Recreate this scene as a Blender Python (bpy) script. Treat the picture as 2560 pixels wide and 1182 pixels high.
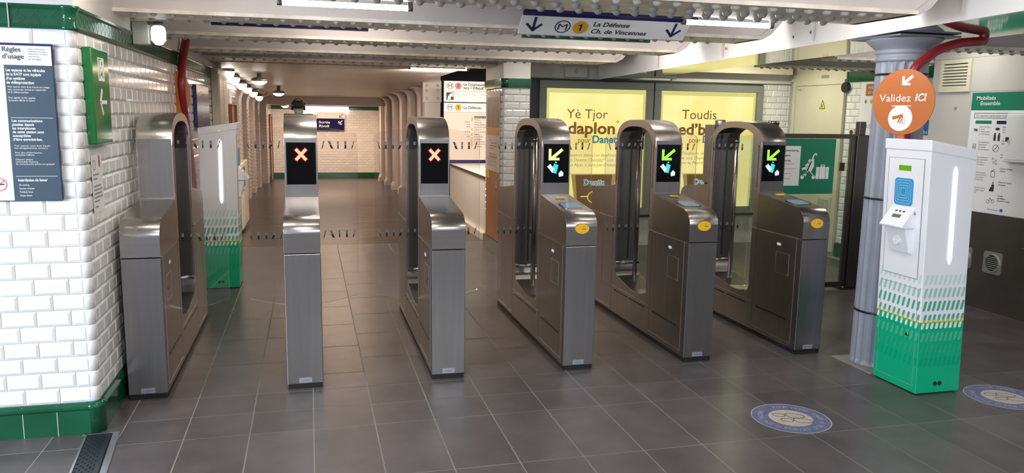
import bpy, bmesh, math, random
from mathutils import Vector, Matrix
random.seed(4)
for o in list(bpy.data.objects): bpy.data.objects.remove(o)
SC = bpy.context.scene
COL = SC.collection
PI = math.pi

# ---------------------------------------------------------------- camera, sky, light, exposure
F_PX, YAW, PITCH, ROLL, CAM_Z = 1955.0, math.radians(14.537), math.radians(8.875), math.radians(0.896), 1.5473
def camera():
    cd = bpy.data.cameras.new('camera'); c = bpy.data.objects.new('camera', cd); COL.objects.link(c)
    f = Vector((math.sin(YAW)*math.cos(PITCH), math.cos(YAW)*math.cos(PITCH), -math.sin(PITCH)))
    r = Vector((math.cos(YAW), -math.sin(YAW), 0)); u = r.cross(f)
    r2 = r*math.cos(ROLL)+u*math.sin(ROLL); u2 = -r*math.sin(ROLL)+u*math.cos(ROLL)
    m = Matrix((r2, u2, -f)).transposed().to_4x4(); m.translation = (0, 0, CAM_Z)
    c.matrix_world = m
    cd.sensor_fit = 'HORIZONTAL'; cd.sensor_width = 36; cd.lens = F_PX/2560*36
    cd.clip_start = .05; cd.clip_end = 200
    SC.camera = c
camera()
vs = SC.view_settings
vs.view_transform = 'Standard'; vs.look = 'None'; vs.gamma = 1; vs.use_curve_mapping = False
vs.exposure = 0.0
W = bpy.data.worlds.new('world'); SC.world = W; W.use_nodes = True
W.node_tree.nodes['Background'].inputs[0].default_value = (.80, .88, 1.0, 1)
W.node_tree.nodes['Background'].inputs[1].default_value = 0.85
def area(name, loc, target, sx, sy, power, col):
    l = bpy.data.lights.new(name, 'AREA'); l.shape = 'RECTANGLE'; l.size = sx; l.size_y = sy
    l.energy = power; l.color = col
    o = bpy.data.objects.new(name, l); COL.objects.link(o); o.location = loc
    o.rotation_euler = (Vector(target)-Vector(loc)).to_track_quat('-Z', 'Y').to_euler()
    return o
# daylight falling in through the street entrance behind and left of the viewer
area('entrance_daylight', (-4.4, .7, 2.3), (-1.5, 4.0, .8), 2.2, 2.0, 520, (.78, .88, 1.0))
area('entrance_daylight', (1.7, -3.2, 3.0), (1.7, 3.6, .3), 4.4, 1.4, 170, (.86, .92, 1.0))
# fluorescent battens out of sight between the ceiling beams; leftmost added to brighten plaster
for (x, y, p) in ((.3, 5.25, 16), (2.3, 5.25, 10), (.3, 6.5, 9), (2.3, 6.5, 9), (.4, 7.85, 6), (2.3, 7.85, 5), (.0, 2.5, 24), (2.3, 2.5, 11), (-.6, 3.95, 8)):
    area('hidden_tube_fill', (x, y, 2.16), (x, y, 0), .6, .06, p*.45, (1, .90, .80))
    if y < 7: area('hidden_tube_fill', (x, y+.02, 2.15), (x, y+1, 2.15), .6, .06, p*.3, (1, .90, .80))
for y in (2.4, 3.95, 5.28, 6.55):  # added fill aimed sideways to brighten the girder fascia
    area('hidden_tube_fill', (2.6, y, 2.22), (3.2, y, 2.20), .06, .5, 7, (1, .96, .93))
for (x, y, p) in ((4.9, 5.4, 7), (4.9, 7.9, 19), (4.9, 3.2, 7)):  # added fill brightening the alcove and right wall, not actual battens
    area('hidden_tube_fill', (x, y, 2.3), (x, y, 0), .6, .1, p, (1, .96, .74) if y > 7 else (1, .97, .9))

# ---------------------------------------------------------------- materials
def mat(name, col, rough=.5, metal=0, spec=.5, emit=None, es=0, noise=0, nscale=8, nstretch=(1, 1, 1), bump=0, bscale=30, coat=0):
    m = bpy.data.materials.new(name); m.use_nodes = True
    nt = m.node_tree; b = nt.nodes['Principled BSDF']
    b.inputs['Base Color'].default_value = (*col, 1)
    b.inputs['Roughness'].default_value = rough; b.inputs['Metallic'].default_value = metal
    b.inputs['Specular IOR Level'].default_value = spec
    b.inputs['Coat Weight'].default_value = coat; b.inputs['Coat Roughness'].default_value = .05
    if emit: b.inputs['Emission Color'].default_value = (*emit, 1); b.inputs['Emission Strength'].default_value = es
    if noise or bump:
        tc = nt.nodes.new('ShaderNodeTexCoord'); mp = nt.nodes.new('ShaderNodeMapping')
        mp.inputs['Scale'].default_value = nstretch
        nt.links.new(tc.outputs['Object'], mp.inputs['Vector'])
    if noise:
        n = nt.nodes.new('ShaderNodeTexNoise'); n.inputs['Scale'].default_value = nscale; n.inputs['Detail'].default_value = 6
        nt.links.new(mp.outputs[0], n.inputs['Vector'])
        mr = nt.nodes.new('ShaderNodeMapRange'); mr.inputs[1].default_value = .25; mr.inputs[2].default_value = .75
        mr.inputs[3].default_value = 1-noise; mr.inputs[4].default_value = 1+noise
        nt.links.new(n.outputs[0], mr.inputs[0])
        mx = nt.nodes.new('ShaderNodeVectorMath'); mx.operation = 'SCALE'; mx.inputs[0].default_value = col
        nt.links.new(mr.outputs[0], mx.inputs['Scale']); nt.links.new(mx.outputs[0], b.inputs['Base Color'])
    if bump:
        n2 = nt.nodes.new('ShaderNodeTexNoise'); n2.inputs['Scale'].default_value = bscale; n2.inputs['Detail'].default_value = 4
        nt.links.new(mp.outputs[0], n2.inputs['Vector'])
        bp = nt.nodes.new('ShaderNodeBump'); bp.inputs['Strength'].default_value = bump; bp.inputs['Distance'].default_value = .02
        nt.links.new(n2.outputs[0], bp.inputs['Height']); nt.links.new(bp.outputs[0], b.inputs['Normal'])
    return m
def island_var(m, amt):
    nt = m.node_tree; b = nt.nodes['Principled BSDF']; g = nt.nodes.new('ShaderNodeNewGeometry')
    mr = nt.nodes.new('ShaderNodeMapRange'); mr.inputs[3].default_value = 1-amt; mr.inputs[4].default_value = 1+amt
    nt.links.new(g.outputs['Random Per Island'], mr.inputs[0])
    mx = nt.nodes.new('ShaderNodeVectorMath'); mx.operation = 'SCALE'
    l = b.inputs['Base Color'].links
    if l: nt.links.new(l[0].from_socket, mx.inputs[0])
    else: mx.inputs[0].default_value = b.inputs['Base Color'].default_value[:3]
    nt.links.new(mr.outputs[0], mx.inputs['Scale']); nt.links.new(mx.outputs[0], b.inputs['Base Color'])
    return m
def glass_mat(name, tint, gloss=1.0, haze=0.0, hazecol=(.6, .6, .6)):
    m = bpy.data.materials.new(name); m.use_nodes = True; nt = m.node_tree; nt.nodes.clear()
    out = nt.nodes.new('ShaderNodeOutputMaterial'); t = nt.nodes.new('ShaderNodeBsdfTransparent'); t.inputs[0].default_value = (*tint, 1)
    g = nt.nodes.new('ShaderNodeBsdfGlossy'); g.inputs['Roughness'].default_value = .02
    fr = nt.nodes.new('ShaderNodeFresnel'); fr.inputs[0].default_value = 1.45
    mu = nt.nodes.new('ShaderNodeMath'); mu.operation = 'MULTIPLY'; mu.inputs[1].default_value = gloss
    mx = nt.nodes.new('ShaderNodeMixShader'); nt.links.new(fr.outputs[0], mu.inputs[0]); nt.links.new(mu.outputs[0], mx.inputs[0])
    d = nt.nodes.new('ShaderNodeBsdfDiffuse'); d.inputs[0].default_value = (*hazecol, 1)
    m2 = nt.nodes.new('ShaderNodeMixShader'); m2.inputs[0].default_value = haze
    nt.links.new(t.outputs[0], m2.inputs[1]); nt.links.new(d.outputs[0], m2.inputs[2])
    nt.links.new(m2.outputs[0], mx.inputs[1]); nt.links.new(g.outputs[0], mx.inputs[2]); nt.links.new(mx.outputs[0], out.inputs[0])
    return m
def emis(name, col, s):
    m = bpy.data.materials.new(name); m.use_nodes = True; nt = m.node_tree; nt.nodes.clear()
    o = nt.nodes.new('ShaderNodeOutputMaterial'); e = nt.nodes.new('ShaderNodeEmission')
    e.inputs[0].default_value = (*col, 1); e.inputs[1].default_value = s; nt.links.new(e.outputs[0], o.inputs[0]); return m
K = {}
K['tile'] = island_var(mat('white_glazed_tile', (.80, .80, .78), .10, spec=.6), .05)
K['grout'] = mat('tile_grout', (.50, .49, .46), .8, noise=.15, nscale=20)
K['green'] = mat('green_glazed_tile', (.008, .085, .040), .12, noise=.2, nscale=5)
K['green_relief'] = mat('green_glazed_relief', (.009, .092, .044), .15)
K['plaster'] = mat('white_plaster', (.68, .66, .62), .55, noise=.06, nscale=3, bump=.05, bscale=14)
K['beam'] = mat('painted_beam', (.60, .56, .54), .42, noise=.05, nscale=4)
K['beam_under'] = mat('lit_beam_underside', (.82, .76, .66), .45, noise=.25, nscale=9, bump=.15, bscale=20)  # beam paint made lighter to hold bounced light on the underside
K['rivet'] = mat('painted_rivet', (.46, .44, .42), .45)
K['corridor'] = mat('corridor_paint', (.56, .48, .43), .35, noise=.06, nscale=3)
K['rib'] = mat('rib_paint', (.62, .555, .52), .38, noise=.08, nscale=5)
K['fascia'] = mat('white_fascia_panel', (.80, .78, .76), .22)
K['soffit'] = mat('mirror_soffit', (.60, .58, .55), .06, metal=.92)
K['floor'] = island_var(mat('floor_tile', (.096, .083, .085), .33, noise=.22, nscale=6), .13)
K['fgrout'] = mat('floor_grout', (.28, .26, .24), .8, noise=.3, nscale=2)
K['bitumen'] = mat('bitumen_floor', (.036, .022, .015), .27, spec=.30, noise=.35, nscale=3, bump=1.0, bscale=2.4, nstretch=(.45, 1.3, 1))
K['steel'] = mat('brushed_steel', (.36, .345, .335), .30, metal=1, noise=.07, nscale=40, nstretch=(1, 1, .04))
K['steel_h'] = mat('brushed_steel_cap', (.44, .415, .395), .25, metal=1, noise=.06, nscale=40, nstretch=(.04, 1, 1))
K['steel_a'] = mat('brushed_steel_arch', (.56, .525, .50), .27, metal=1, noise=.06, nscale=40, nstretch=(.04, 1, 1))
K['steel_dark'] = mat('dark_steel', (.20, .19, .185), .32, metal=1)
K['chrome'] = mat('polished_steel', (.50, .475, .455), .24, metal=1)
K['seam'] = mat('seam_highlight', (.62, .58, .54), .3, metal=1)
K['black'] = mat('black_plastic', (.012, .012, .013), .35)
K['rubber'] = mat('black_plinth', (.010, .010, .011), .5)
K['screen'] = mat('screen_glass', (.004, .004, .005), .12, spec=.2)
K['glass'] = glass_mat('barrier_glass', (.955, .945, .94), 1.0, .014, (.62, .56, .52))
K['glass_edge'] = glass_mat('barrier_glass_edge', (.52, .50, .48), 1.2, .35, (.62, .60, .58))
K['glass_green'] = glass_mat('gate_glass', (.90, .96, .92), 1.0, .03)
K['mark_b'] = mat('black_mark', (.01, .01, .012), .5)
K['mark_w'] = mat('grey_mark', (.24, .23, .225), .5)
K['x_red'] = emis('red_cross_light', (1, .60, .36), 1.25)
K['x_halo'] = emis('red_cross_halo', (.55, .02, .03), .55)
K['arrow_g'] = emis('green_arrow_light', (.42, 1, .10), 1.1)
K['arrow_y'] = emis('pale_arrow_light', (.92, 1, .40), 1.15)
K['cyan'] = emis('cyan_ticket_light', (.05, .85, .95), 1.0)
K['white_e'] = emis('white_ticket_light', (.85, 1, 1), 1.0)
K['yellow'] = mat('yellow_slot', (.85, .50, .03), .35)
K['yellow_d'] = mat('yellow_slot_dark', (.30, .15, .01), .5)
K['target'] = mat('blue_reader', (.16, .30, .46), .08, spec=.7)
K['target_l'] = mat('blue_reader_line', (.42, .58, .72), .2)
K['white'] = mat('white_paint', (.86, .87, .90), .35)
K['white_s'] = mat('white_print', (.86, .86, .86), .45)
K['logo'] = mat('logo_blue', (.02, .30, .75), .4)
K['navy'] = mat('navy_enamel', (.020, .020, .11), .2)
K['navy_m'] = mat('matt_navy', (.012, .012, .085), .7, spec=.1)
K['navy_t'] = mat('navy_print', (.028, .022, .10), .4)
K['ink'] = mat('dark_ink', (.035, .033, .035), .5)
K['ink2'] = mat('grey_ink', (.30, .29, .28), .5)
K['slate'] = mat('slate_blue_print', (.052, .082, .115), .4, spec=.3)
K['exit'] = mat('exit_green', (.010, .20, .045), .12)
K['red'] = mat('red_pipe', (.24, .012, .018), .35)
K['orange'] = mat('orange_disc', (.50, .155, .045), .28)
K['k_green'] = mat('kiosk_green', (.0, .43, .205), .35)
K['k_mint1'] = mat('mint_dash_strong', (.09, .42, .28), .35)
K['k_mint2'] = mat('mint_dash_mid', (.36, .62, .52), .35)
K['k_mint3'] = mat('mint_dash_pale', (.62, .76, .72), .35)
K['k_g1'] = mat('green_dash_light', (.08, .47, .29), .35)
K['k_g2'] = mat('green_dash_mid', (.02, .40, .21), .35)
K['k_g3'] = mat('green_dash_faint', (.0, .36, .18), .35)
K['k_yel'] = mat('yellow_dash', (.62, .58, .05), .4)
K['k_blue'] = mat('kiosk_target', (.05, .33, .62), .2)
K['k_blue2'] = mat('kiosk_target_line', (.22, .55, .80), .3)
K['lcd'] = mat('green_lcd', (.12, .28, .01), .3, emit=(.16, .42, .0), es=.3)
K['lcd_d'] = mat('dark_lcd', (.06, .09, .01), .3)
K['strip'] = emis('light_strip', (.92, .96, 1), 4.0)
K['tube'] = emis('fluorescent_tube', (1, .97, .93), 30)
K['tube_c'] = emis('fluorescent_tube_warm', (1, .93, .82), 26)
K['bulb'] = emis('bulb_glow', (1, .90, .76), 9)
K['lampg'] = emis('bulkhead_glow', (.86, 1, .95), 2.2)
K['grey_m'] = mat('lamp_housing', (.18, .17, .16), .4, metal=.5)
K['col'] = mat('column_paint', (.27, .29, .34), .42, noise=.10, nscale=5, bump=.1, bscale=12)
K['concrete'] = mat('concrete', (.30, .28, .26), .8, noise=.2, nscale=9)
K['ad_frame'] = mat('ad_frame_grey', (.21, .225, .21), .25, metal=.1)
K['ad_dark'] = mat('ad_casing_dark', (.035, .036, .038), .4)
K['ad_glass_edge'] = emis('ad_border', (.84, .82, .28), .95)
K['ad'] = None; K['ad_white'] = emis('backlit_white', (.86, .84, .66), .95)
K['brown'] = mat('brown_print', (.20, .085, .018), .5, emit=(.17, .066, .014), es=.9)
K['brown2'] = mat('dark_brown_print', (.15, .075, .018), .5, emit=(.13, .062, .014), es=.9)
K['ochre'] = mat('ochre_print', (.34, .27, .05), .5, emit=(.34, .27, .05), es=.9)
K['teal'] = mat('teal_print', (.02, .20, .30), .5, emit=(.02, .20, .30), es=.9)
K['cream'] = mat('cream_paint', (.68, .64, .48), .4, noise=.05, nscale=2)
K['cream2'] = mat('cream_panel', (.72, .65, .52), .35)
K['counter'] = mat('counter_white', (.74, .70, .63), .3)
K['p_green'] = mat('poster_green', (.004, .20, .115), .35)
K['frame_d'] = mat('gate_frame_metal', (.11, .10, .095), .35, metal=.9)
K['wall_g'] = mat('right_wall_paint', (.56, .54, .50), .5, noise=.05, nscale=3)
K['wall_d'] = mat('dark_wall_paint', (.060, .052, .046), .45, noise=.2, nscale=4)
K['metal_l'] = mat('light_metal', (.55, .53, .49), .35, metal=.7)
K['st_blue'] = mat('sticker_blue', (.13, .155, .28), .5, noise=.25, nscale=14)
K['st_cream'] = mat('sticker_cream', (.50, .44, .39), .55, noise=.12, nscale=14)
K['st_text'] = mat('sticker_text', (.45, .44, .46), .55)
K['st_line'] = mat('sticker_line', (.09, .06, .05), .55)
K['iron'] = mat('cast_iron_grate', (.07, .08, .095), .4, metal=.8)
K['galv'] = mat('galvanised_edge', (.52, .55, .58), .28, metal=.85)
K['hole'] = mat('recess_shade', (.004, .004, .004), .8)  # near-black paint for the shade inside recesses and the booth
K['wood'] = mat('brown_frame', (.14, .05, .02), .4)
K['m1'] = mat('line_one_yellow', (.80, .40, .03), .4)
K['m7'] = mat('line_seven_pink', (.78, .20, .17), .4)
K['sign_e'] = emis('lit_sign', (1, .95, .82), 3.0)
K['skin'] = mat('skin', (.42, .24, .17), .5)
K['cap'] = mat('dark_cap', (.018, .016, .016), .7)
K['mask'] = mat('surgical_mask', (.30, .46, .50), .6)
K['jacket'] = mat('dark_jacket', (.035, .020, .018), .6)
K['trousers'] = mat('dark_trousers', (.02, .02, .024), .7)
K['exit_e'] = emis('exit_light', (.75, 1, .85), 2.0)
K['blue_sign'] = mat('blue_sign', (.01, .12, .42), .4)
K['sticker_y'] = mat('yellow_sticker', (.75, .60, .05), .4)
K['poster_p'] = mat('poster_paper', (.74, .66, .56), .5)
K['photo'] = mat('poster_photo', (.24, .16, .10), .4, noise=.6, nscale=7, nstretch=(1, 3, .6))
K['tan'] = mat('tan_band', (.66, .30, .09), .4)
K['teal_cloth'] = mat('teal_cloth', (.05, .25, .24), .7)
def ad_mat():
    # backlit paper: uneven tube glow is painted in as noise
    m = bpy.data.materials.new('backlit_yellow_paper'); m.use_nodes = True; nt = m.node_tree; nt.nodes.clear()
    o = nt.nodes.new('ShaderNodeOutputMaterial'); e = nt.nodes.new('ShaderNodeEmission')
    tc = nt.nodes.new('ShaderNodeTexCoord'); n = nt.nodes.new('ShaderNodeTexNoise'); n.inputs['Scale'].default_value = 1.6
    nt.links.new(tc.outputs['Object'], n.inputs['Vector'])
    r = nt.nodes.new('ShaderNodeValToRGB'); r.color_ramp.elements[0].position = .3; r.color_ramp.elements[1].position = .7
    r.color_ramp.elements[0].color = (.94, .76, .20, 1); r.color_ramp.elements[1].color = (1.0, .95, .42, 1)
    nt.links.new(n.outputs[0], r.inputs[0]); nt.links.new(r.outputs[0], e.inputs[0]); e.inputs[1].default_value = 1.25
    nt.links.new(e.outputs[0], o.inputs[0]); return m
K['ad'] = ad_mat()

# ---------------------------------------------------------------- builders
class M:
    def __init__(s, O=(0, 0, 0), u=(1, 0, 0), v=(0, 1, 0), n=(0, 0, 1)):
        s.V = []; s.Fc = []; s.mi = []; s.sm = []; s.fr(O, u, v, n)
    def fr(s, O=(0, 0, 0), u=(1, 0, 0), v=(0, 1, 0), n=(0, 0, 1)):
        s.O = Vector(O); s.u = Vector(u); s.v = Vector(v); s.n = Vector(n); return s
    def P(s, p): return s.O+s.u*p[0]+s.v*p[1]+s.n*p[2]
    def add(s, pts, faces, m=0, sm=False):
        b = len(s.V); s.V += [s.P(p) for p in pts]
        for f in faces: s.Fc.append([b+i for i in f]); s.mi.append(m); s.sm.append(sm)
        return s
    def box(s, a0, a1, b0, b1, c0, c1, m=0):
        return s.add([(x, y, z) for z in (c0, c1) for y in (b0, b1) for x in (a0, a1)],
              [(0, 2, 3, 1), (4, 5, 7, 6), (0, 1, 5, 4), (1, 3, 7, 5), (3, 2, 6, 7), (2, 0, 4, 6)], m)
    def prism(s, poly, c0, c1, m=0, sm=False):
        n = len(poly)
        s.add([(a, b, c0) for a, b in poly]+[(a, b, c1) for a, b in poly], [], m)
        b = len(s.V)-2*n
        s.Fc += [[b+i for i in range(n)][::-1], [b+n+i for i in range(n)]]; s.mi += [m, m]; s.sm += [False, False]
        for i in range(n):
            j = (i+1) % n; s.Fc.append([b+i, b+j, b+n+j, b+n+i]); s.mi.append(m); s.sm.append(sm)
        return s
    def cyl(s, p0, p1, r0, r1=None, n=16, m=0, caps=True):
        r1 = r0 if r1 is None else r1
        p0 = Vector(p0); p1 = Vector(p1); d = (p1-p0).normalized()
        x = d.orthogonal().normalized(); y = d.cross(x)
        pts = []
        for p, r in ((p0, r0), (p1, r1)):
            for i in range(n):
                a = 2*PI*i/n; pts.append(p+x*(r*math.cos(a))+y*(r*math.sin(a)))
        s.add(pts, [(i, (i+1) % n, n+(i+1) % n, n+i) for i in range(n)], m, True)
        if caps:
            b = len(s.V)-2*n; s.Fc += [[b+i for i in range(n)][::-1], [b+n+i for i in range(n)]]; s.mi += [m, m]; s.sm += [False, False]
        return s
    def tube(s, path, r, n=12, m=0):
        path = [Vector(p) for p in path]; pts = []; prev = None
        for k, p in enumerate(path):
            d = (path[min(k+1, len(path)-1)]-path[max(k-1, 0)]).normalized()
            x = d.orthogonal() if prev is None else prev-d*prev.dot(d)
            x.normalize(); prev = x; y = d.cross(x)
            rr = r[k] if isinstance(r, (list, tuple)) else r
            pts += [p+x*(rr*math.cos(2*PI*i/n))+y*(rr*math.sin(2*PI*i/n)) for i in range(n)]
        s.add(pts, [(k*n+i, k*n+(i+1) % n, (k+1)*n+(i+1) % n, (k+1)*n+i) for k in range(len(path)-1) for i in range(n)], m, True)
        b = len(s.V)-len(path)*n; s.Fc += [[b+i for i in range(n)][::-1], [b+(len(path)-1)*n+i for i in range(n)]]; s.mi += [m, m]; s.sm += [False, False]
        return s
    def lathe(s, prof, c=(0, 0, 0), n=32, m=0, flute=0, nf=20):
        pts = []
        for (r, z, *fl) in prof:
            f = fl[0] if fl else 0
            for i in range(n):
                a = 2*PI*i/n; rr = r*(1-f*flute*abs(math.sin(a*nf/2)))
                pts.append((c[0]+rr*math.cos(a), c[1]+rr*math.sin(a), c[2]+z))
        s.add(pts, [(k*n+i, k*n+(i+1) % n, (k+1)*n+(i+1) % n, (k+1)*n+i) for k in range(len(prof)-1) for i in range(n)], m, flute == 0)
        b = len(s.V)-len(prof)*n; s.Fc += [[b+i for i in range(n)][::-1], [b+(len(prof)-1)*n+i for i in range(n)]]; s.mi += [m, m]; s.sm += [False, False]
        return s
    def dome(s, c, d, r, h, n=8, m=0, k=3):
        c = Vector(c); d = Vector(d).normalized(); x = d.orthogonal().normalized(); y = d.cross(x); pts = []
        for j in range(k):
            t = PI/2*j/k
            pts += [c+d*(h*math.sin(t))+x*(r*math.cos(t)*math.cos(2*PI*i/n))+y*(r*math.cos(t)*math.sin(2*PI*i/n)) for i in range(n)]
        pts.append(c+d*h); f = [(j*n+i, j*n+(i+1) % n, (j+1)*n+(i+1) % n, (j+1)*n+i) for j in range(k-1) for i in range(n)]
        f += [((k-1)*n+i, (k-1)*n+(i+1) % n, k*n) for i in range(n)]
        return s.add(pts, f, m, True)
    def disc(s, a, b, r, c0, c1, n=40, m=0, ry=None):
        return s.prism([(a+r*math.cos(2*PI*i/n), b+(ry or r)*math.sin(2*PI*i/n)) for i in range(n)], c0, c1, m)
    def ring(s, a, b, r0, r1, c0, c1, n=40, m=0, ry=1.0):
        pts = []
        for c in (c0, c1):
            for r in (r0, r1):
                pts += [(a+r*math.cos(2*PI*i/n), b+r*ry*math.sin(2*PI*i/n), c) for i in range(n)]
        f = []
        for i in range(n):
            j = (i+1) % n
            f += [(i, j, n+j, n+i), (2*n+i, 3*n+i, 3*n+j, 2*n+j), (i, 2*n+i, 2*n+j, j), (n+i, n+j, 3*n+j, 3*n+i)]
        return s.add(pts, f, m)
    def frame(s, a0, a1, b0, b1, t, c0, c1, m=0):
        s.box(a0, a1, b0, b0+t, c0, c1, m); s.box(a0, a1, b1-t, b1, c0, c1, m)
        s.box(a0, a0+t, b0+t, b1-t, c0, c1, m); return s.box(a1-t, a1, b0+t, b1-t, c0, c1, m)
    def bar(s, p, q, w, c0, c1, m=0):
        p = Vector(p); q = Vector(q); d = (q-p).normalized(); e = Vector((-d.y, d.x))*(w/2)
        return s.prism([tuple(p+e), tuple(p-e), tuple(q-e), tuple(q+e)], c0, c1, m)
    def mesh(s, name, off=Vector((0, 0, 0)), bevel=0):
        me = bpy.data.meshes.new(name); me.from_pydata([v-off for v in s.V], [], s.Fc)
        me.polygons.foreach_set('material_index', s.mi); me.polygons.foreach_set('use_smooth', s.sm)
        bm = bmesh.new(); bm.from_mesh(me)
        bmesh.ops.recalc_face_normals(bm, faces=bm.faces[:])
        ng = [f for f in bm.faces if len(f.verts) > 4]
        if ng: bmesh.ops.triangulate(bm, faces=ng, ngon_method='EAR_CLIP')
        bm.to_mesh(me); bm.free(); return me
    def build(s, name, mats, parent=None, bevel=0, seg=1, label=None):
        mats = mats if isinstance(mats, (list, tuple)) else [mats]
        if parent is not None: off = Vector(parent['_o'])
        else:
            lo = Vector([min(v[i] for v in s.V) for i in range(3)]); hi = Vector([max(v[i] for v in s.V) for i in range(3)])
            off = Vector(((lo.x+hi.x)/2, (lo.y+hi.y)/2, lo.z))
        me = s.mesh(name, off)
        for x in mats: me.materials.append(K[x] if isinstance(x, str) else x)
        o = link(name, me, parent)
        if parent is None: o.location = off
        o['_o'] = tuple(off)
        if bevel:
            b = o.modifiers.new('bevel', 'BEVEL'); b.width = bevel; b.segments = seg; b.limit_method = 'ANGLE'; b.angle_limit = math.radians(40)
        if label: o['label'] = label
        return o
def link(name, me, parent=None):
    o = bpy.data.objects.new(name, me); COL.objects.link(o)
    if parent is not None: o.parent = parent
    return o
def thing(name, label, cat, loc, group=None):
    o = bpy.data.objects.new(name, None); COL.objects.link(o); o.location = loc; o['_o'] = tuple(loc)
    o.empty_display_size = .1
    return tag(o, label, cat, group)
def tag(o, label, cat, group=None):
    o['label'] = label; o['category'] = cat
    if group: o['group'] = group
    return o
def struct(o): o['kind'] = 'structure'; return o
def text(s, O, u, v, cap, mat_, parent, width=None, bold=0, shear=0, align='LEFT', name='lettering', lift=.0012, gap=1.0):
    cu = bpy.data.curves.new('t', 'FONT'); cu.body = s; cu.size = 1; cu.offset = bold; cu.shear = shear
    cu.align_x = align; cu.resolution_u = 3; cu.space_line = gap
    o = bpy.data.objects.new('t', cu); COL.objects.link(o)
    dg = bpy.context.evaluated_depsgraph_get(); dg.update()
    me = bpy.data.meshes.new_from_object(o.evaluated_get(dg)); bpy.data.objects.remove(o); bpy.data.curves.remove(cu)
    if not len(me.vertices): return None
    k = cap/.70; u = Vector(u); v = Vector(v); n = u.cross(v).normalized(); O = Vector(O)
    xs = [p.co.x for p in me.vertices]; kx = k
    if width: kx = width/(max(xs)-min(xs))
    x0 = min(xs) if align == 'LEFT' else 0
    off = Vector(parent['_o'])
    for p in me.vertices: p.co = O+u*((p.co.x-x0)*kx)+v*(p.co.y*k)+n*lift-off
    me.materials.clear(); me.materials.append(K[mat_]); me.name = name
    return link(name, me, parent)
def arc(cx, cy, r, a0, a1, n, ry=None):
    ry = r if ry is None else ry
    return [(cx+r*math.cos(math.radians(a0+(a1-a0)*i/n)), cy+ry*math.sin(math.radians(a0+(a1-a0)*i/n))) for i in range(n+1)]
def capsule(m, a, b, l, w, slant, c0, c1, mi=0, half=None):
    # slanted pill centred at a,b ; half = 'up'/'low'/'mid' keeps a slice
    h = l/2; r = w/2
    pts = [(r*math.cos(t), h-r+r*math.sin(t)) for t in [PI*i/6 for i in range(7)]]+[(r*math.cos(t), -h+r+r*math.sin(t)) for t in [PI+PI*i/6 for i in range(7)]]
    if half == 'up': pts = [(r, h*.25)]+pts[:7]+[(-r, h*.25)]
    if half == 'low': pts = [(-r, -h*.25)]+pts[7:]+[(r, -h*.25)]
    if half == 'mid': pts = [(r, -h*.25), (r, h*.25), (-r, h*.25), (-r, -h*.25)]
    m.prism([(a+x+y*slant, b+y) for x, y in pts], c0, c1, mi)
X3, Y3, Z3 = Vector((1, 0, 0)), Vector((0, 1, 0)), Vector((0, 0, 1))
FRONT = dict(u=X3, v=Z3, n=-Y3)        # plane facing the viewer
RIGHTW = dict(u=-Y3, v=Z3, n=-X3)      # wall on the right, seen from its left
LEFTW = dict(u=Y3, v=Z3, n=X3)         # wall on the left, seen from its right

# ---------------------------------------------------------------- tiles
def tiles(m, a0, a1, b0, b1, tw=.146, th=.0763, g=.003, d=.007, bev=.011, skip=None, off=0, mi=0, first=0):
    nrow = int(round((b1-b0)/th)); th = (b1-b0)/nrow
    for r in range(nrow):
        x = a0-(tw/2 if (r+off) % 2 else 0)+first
        while x < a1-1e-6:
            xa, xb = max(x, a0), min(x+tw, a1); x += tw
            if xb-xa < .02: continue
            ya, yb = b0+r*th, b0+(r+1)*th
            if skip and skip((xa+xb)/2, (ya+yb)/2): continue
            xa += g/2; xb -= g/2; ya += g/2; yb -= g/2
            m.add([(xa, ya, 0), (xb, ya, 0), (xb, yb, 0), (xa, yb, 0), (xa+bev, ya+bev, d), (xb-bev, ya+bev, d), (xb-bev, yb-bev, d), (xa+bev, yb-bev, d)],
                  [(0, 1, 5, 4), (1, 2, 6, 5), (2, 3, 7, 6), (3, 0, 4, 7), (4, 5, 6, 7)], mi)

# ---------------------------------------------------------------- floor
def floor():
    m = M()
    m.box(-4.5, 5.9, -4.5, 9.32, -.08, -.0015, 0)
    yl = [-4.5]+[3.783-.5815*i for i in range(13, -1, -1)]+[4.064, 4.346]+[4.346+.55*i for i in range(1, 9)]+[9.315]
    g = .0035
    for i in range(-13, 24):
        x = -.913+.30*i
        if x < -4.4 or x > 5.6: continue
        for ya, yb in zip(yl[:-1], yl[1:]):
            if yb-ya < .05: continue
            sh = .27 if (ya > 4.34 and i % 3 == 0 and yb < 9.2) else 0
            if yb > 9.2 and i % 3 == 0: ya += .27
            xx = [(x+g, ya+g+sh), (x+.3-g, ya+g+sh), (x+.3-g, min(yb+sh, 9.315)-g), (x+g, min(yb+sh, 9.315)-g)]
            if sh and abs(ya-4.346) < .01:
                m.add([(x+g, ya+g, 0), (x+.3-g, ya+g, 0), (x+.3-g, ya+sh-g, 0), (x+g, ya+sh-g, 0)], [(0, 1, 2, 3)], 1)
            m.add([(p[0], p[1], 0) for p in xx], [(0, 1, 2, 3)], 1)
    struct(m.build('floor', ['fgrout', 'floor']))
    m = M()
    n = 30
    pts = []
    for k in range(n+1):
        y = 9.32+(24.2-9.32)*k/n; z = -.028*(y-9.32)
        pts += [(-2.2, y, z-.06), (-2.2, y, z), (3.2, y, z), (3.2, y, z-.06)]
    m.add(pts, [(4*k+i, 4*k+(i+1) % 4, 4*k+4+(i+1) % 4, 4*k+4+i) for k in range(n) for i in range(4)]+[(0, 1, 2, 3), (4*n, 4*n+1, 4*n+2, 4*n+3)], 0)
    struct(m.build('floor_2', ['bitumen']))
floor()
def slope(y): return -.028*max(0, y-9.32)

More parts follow.
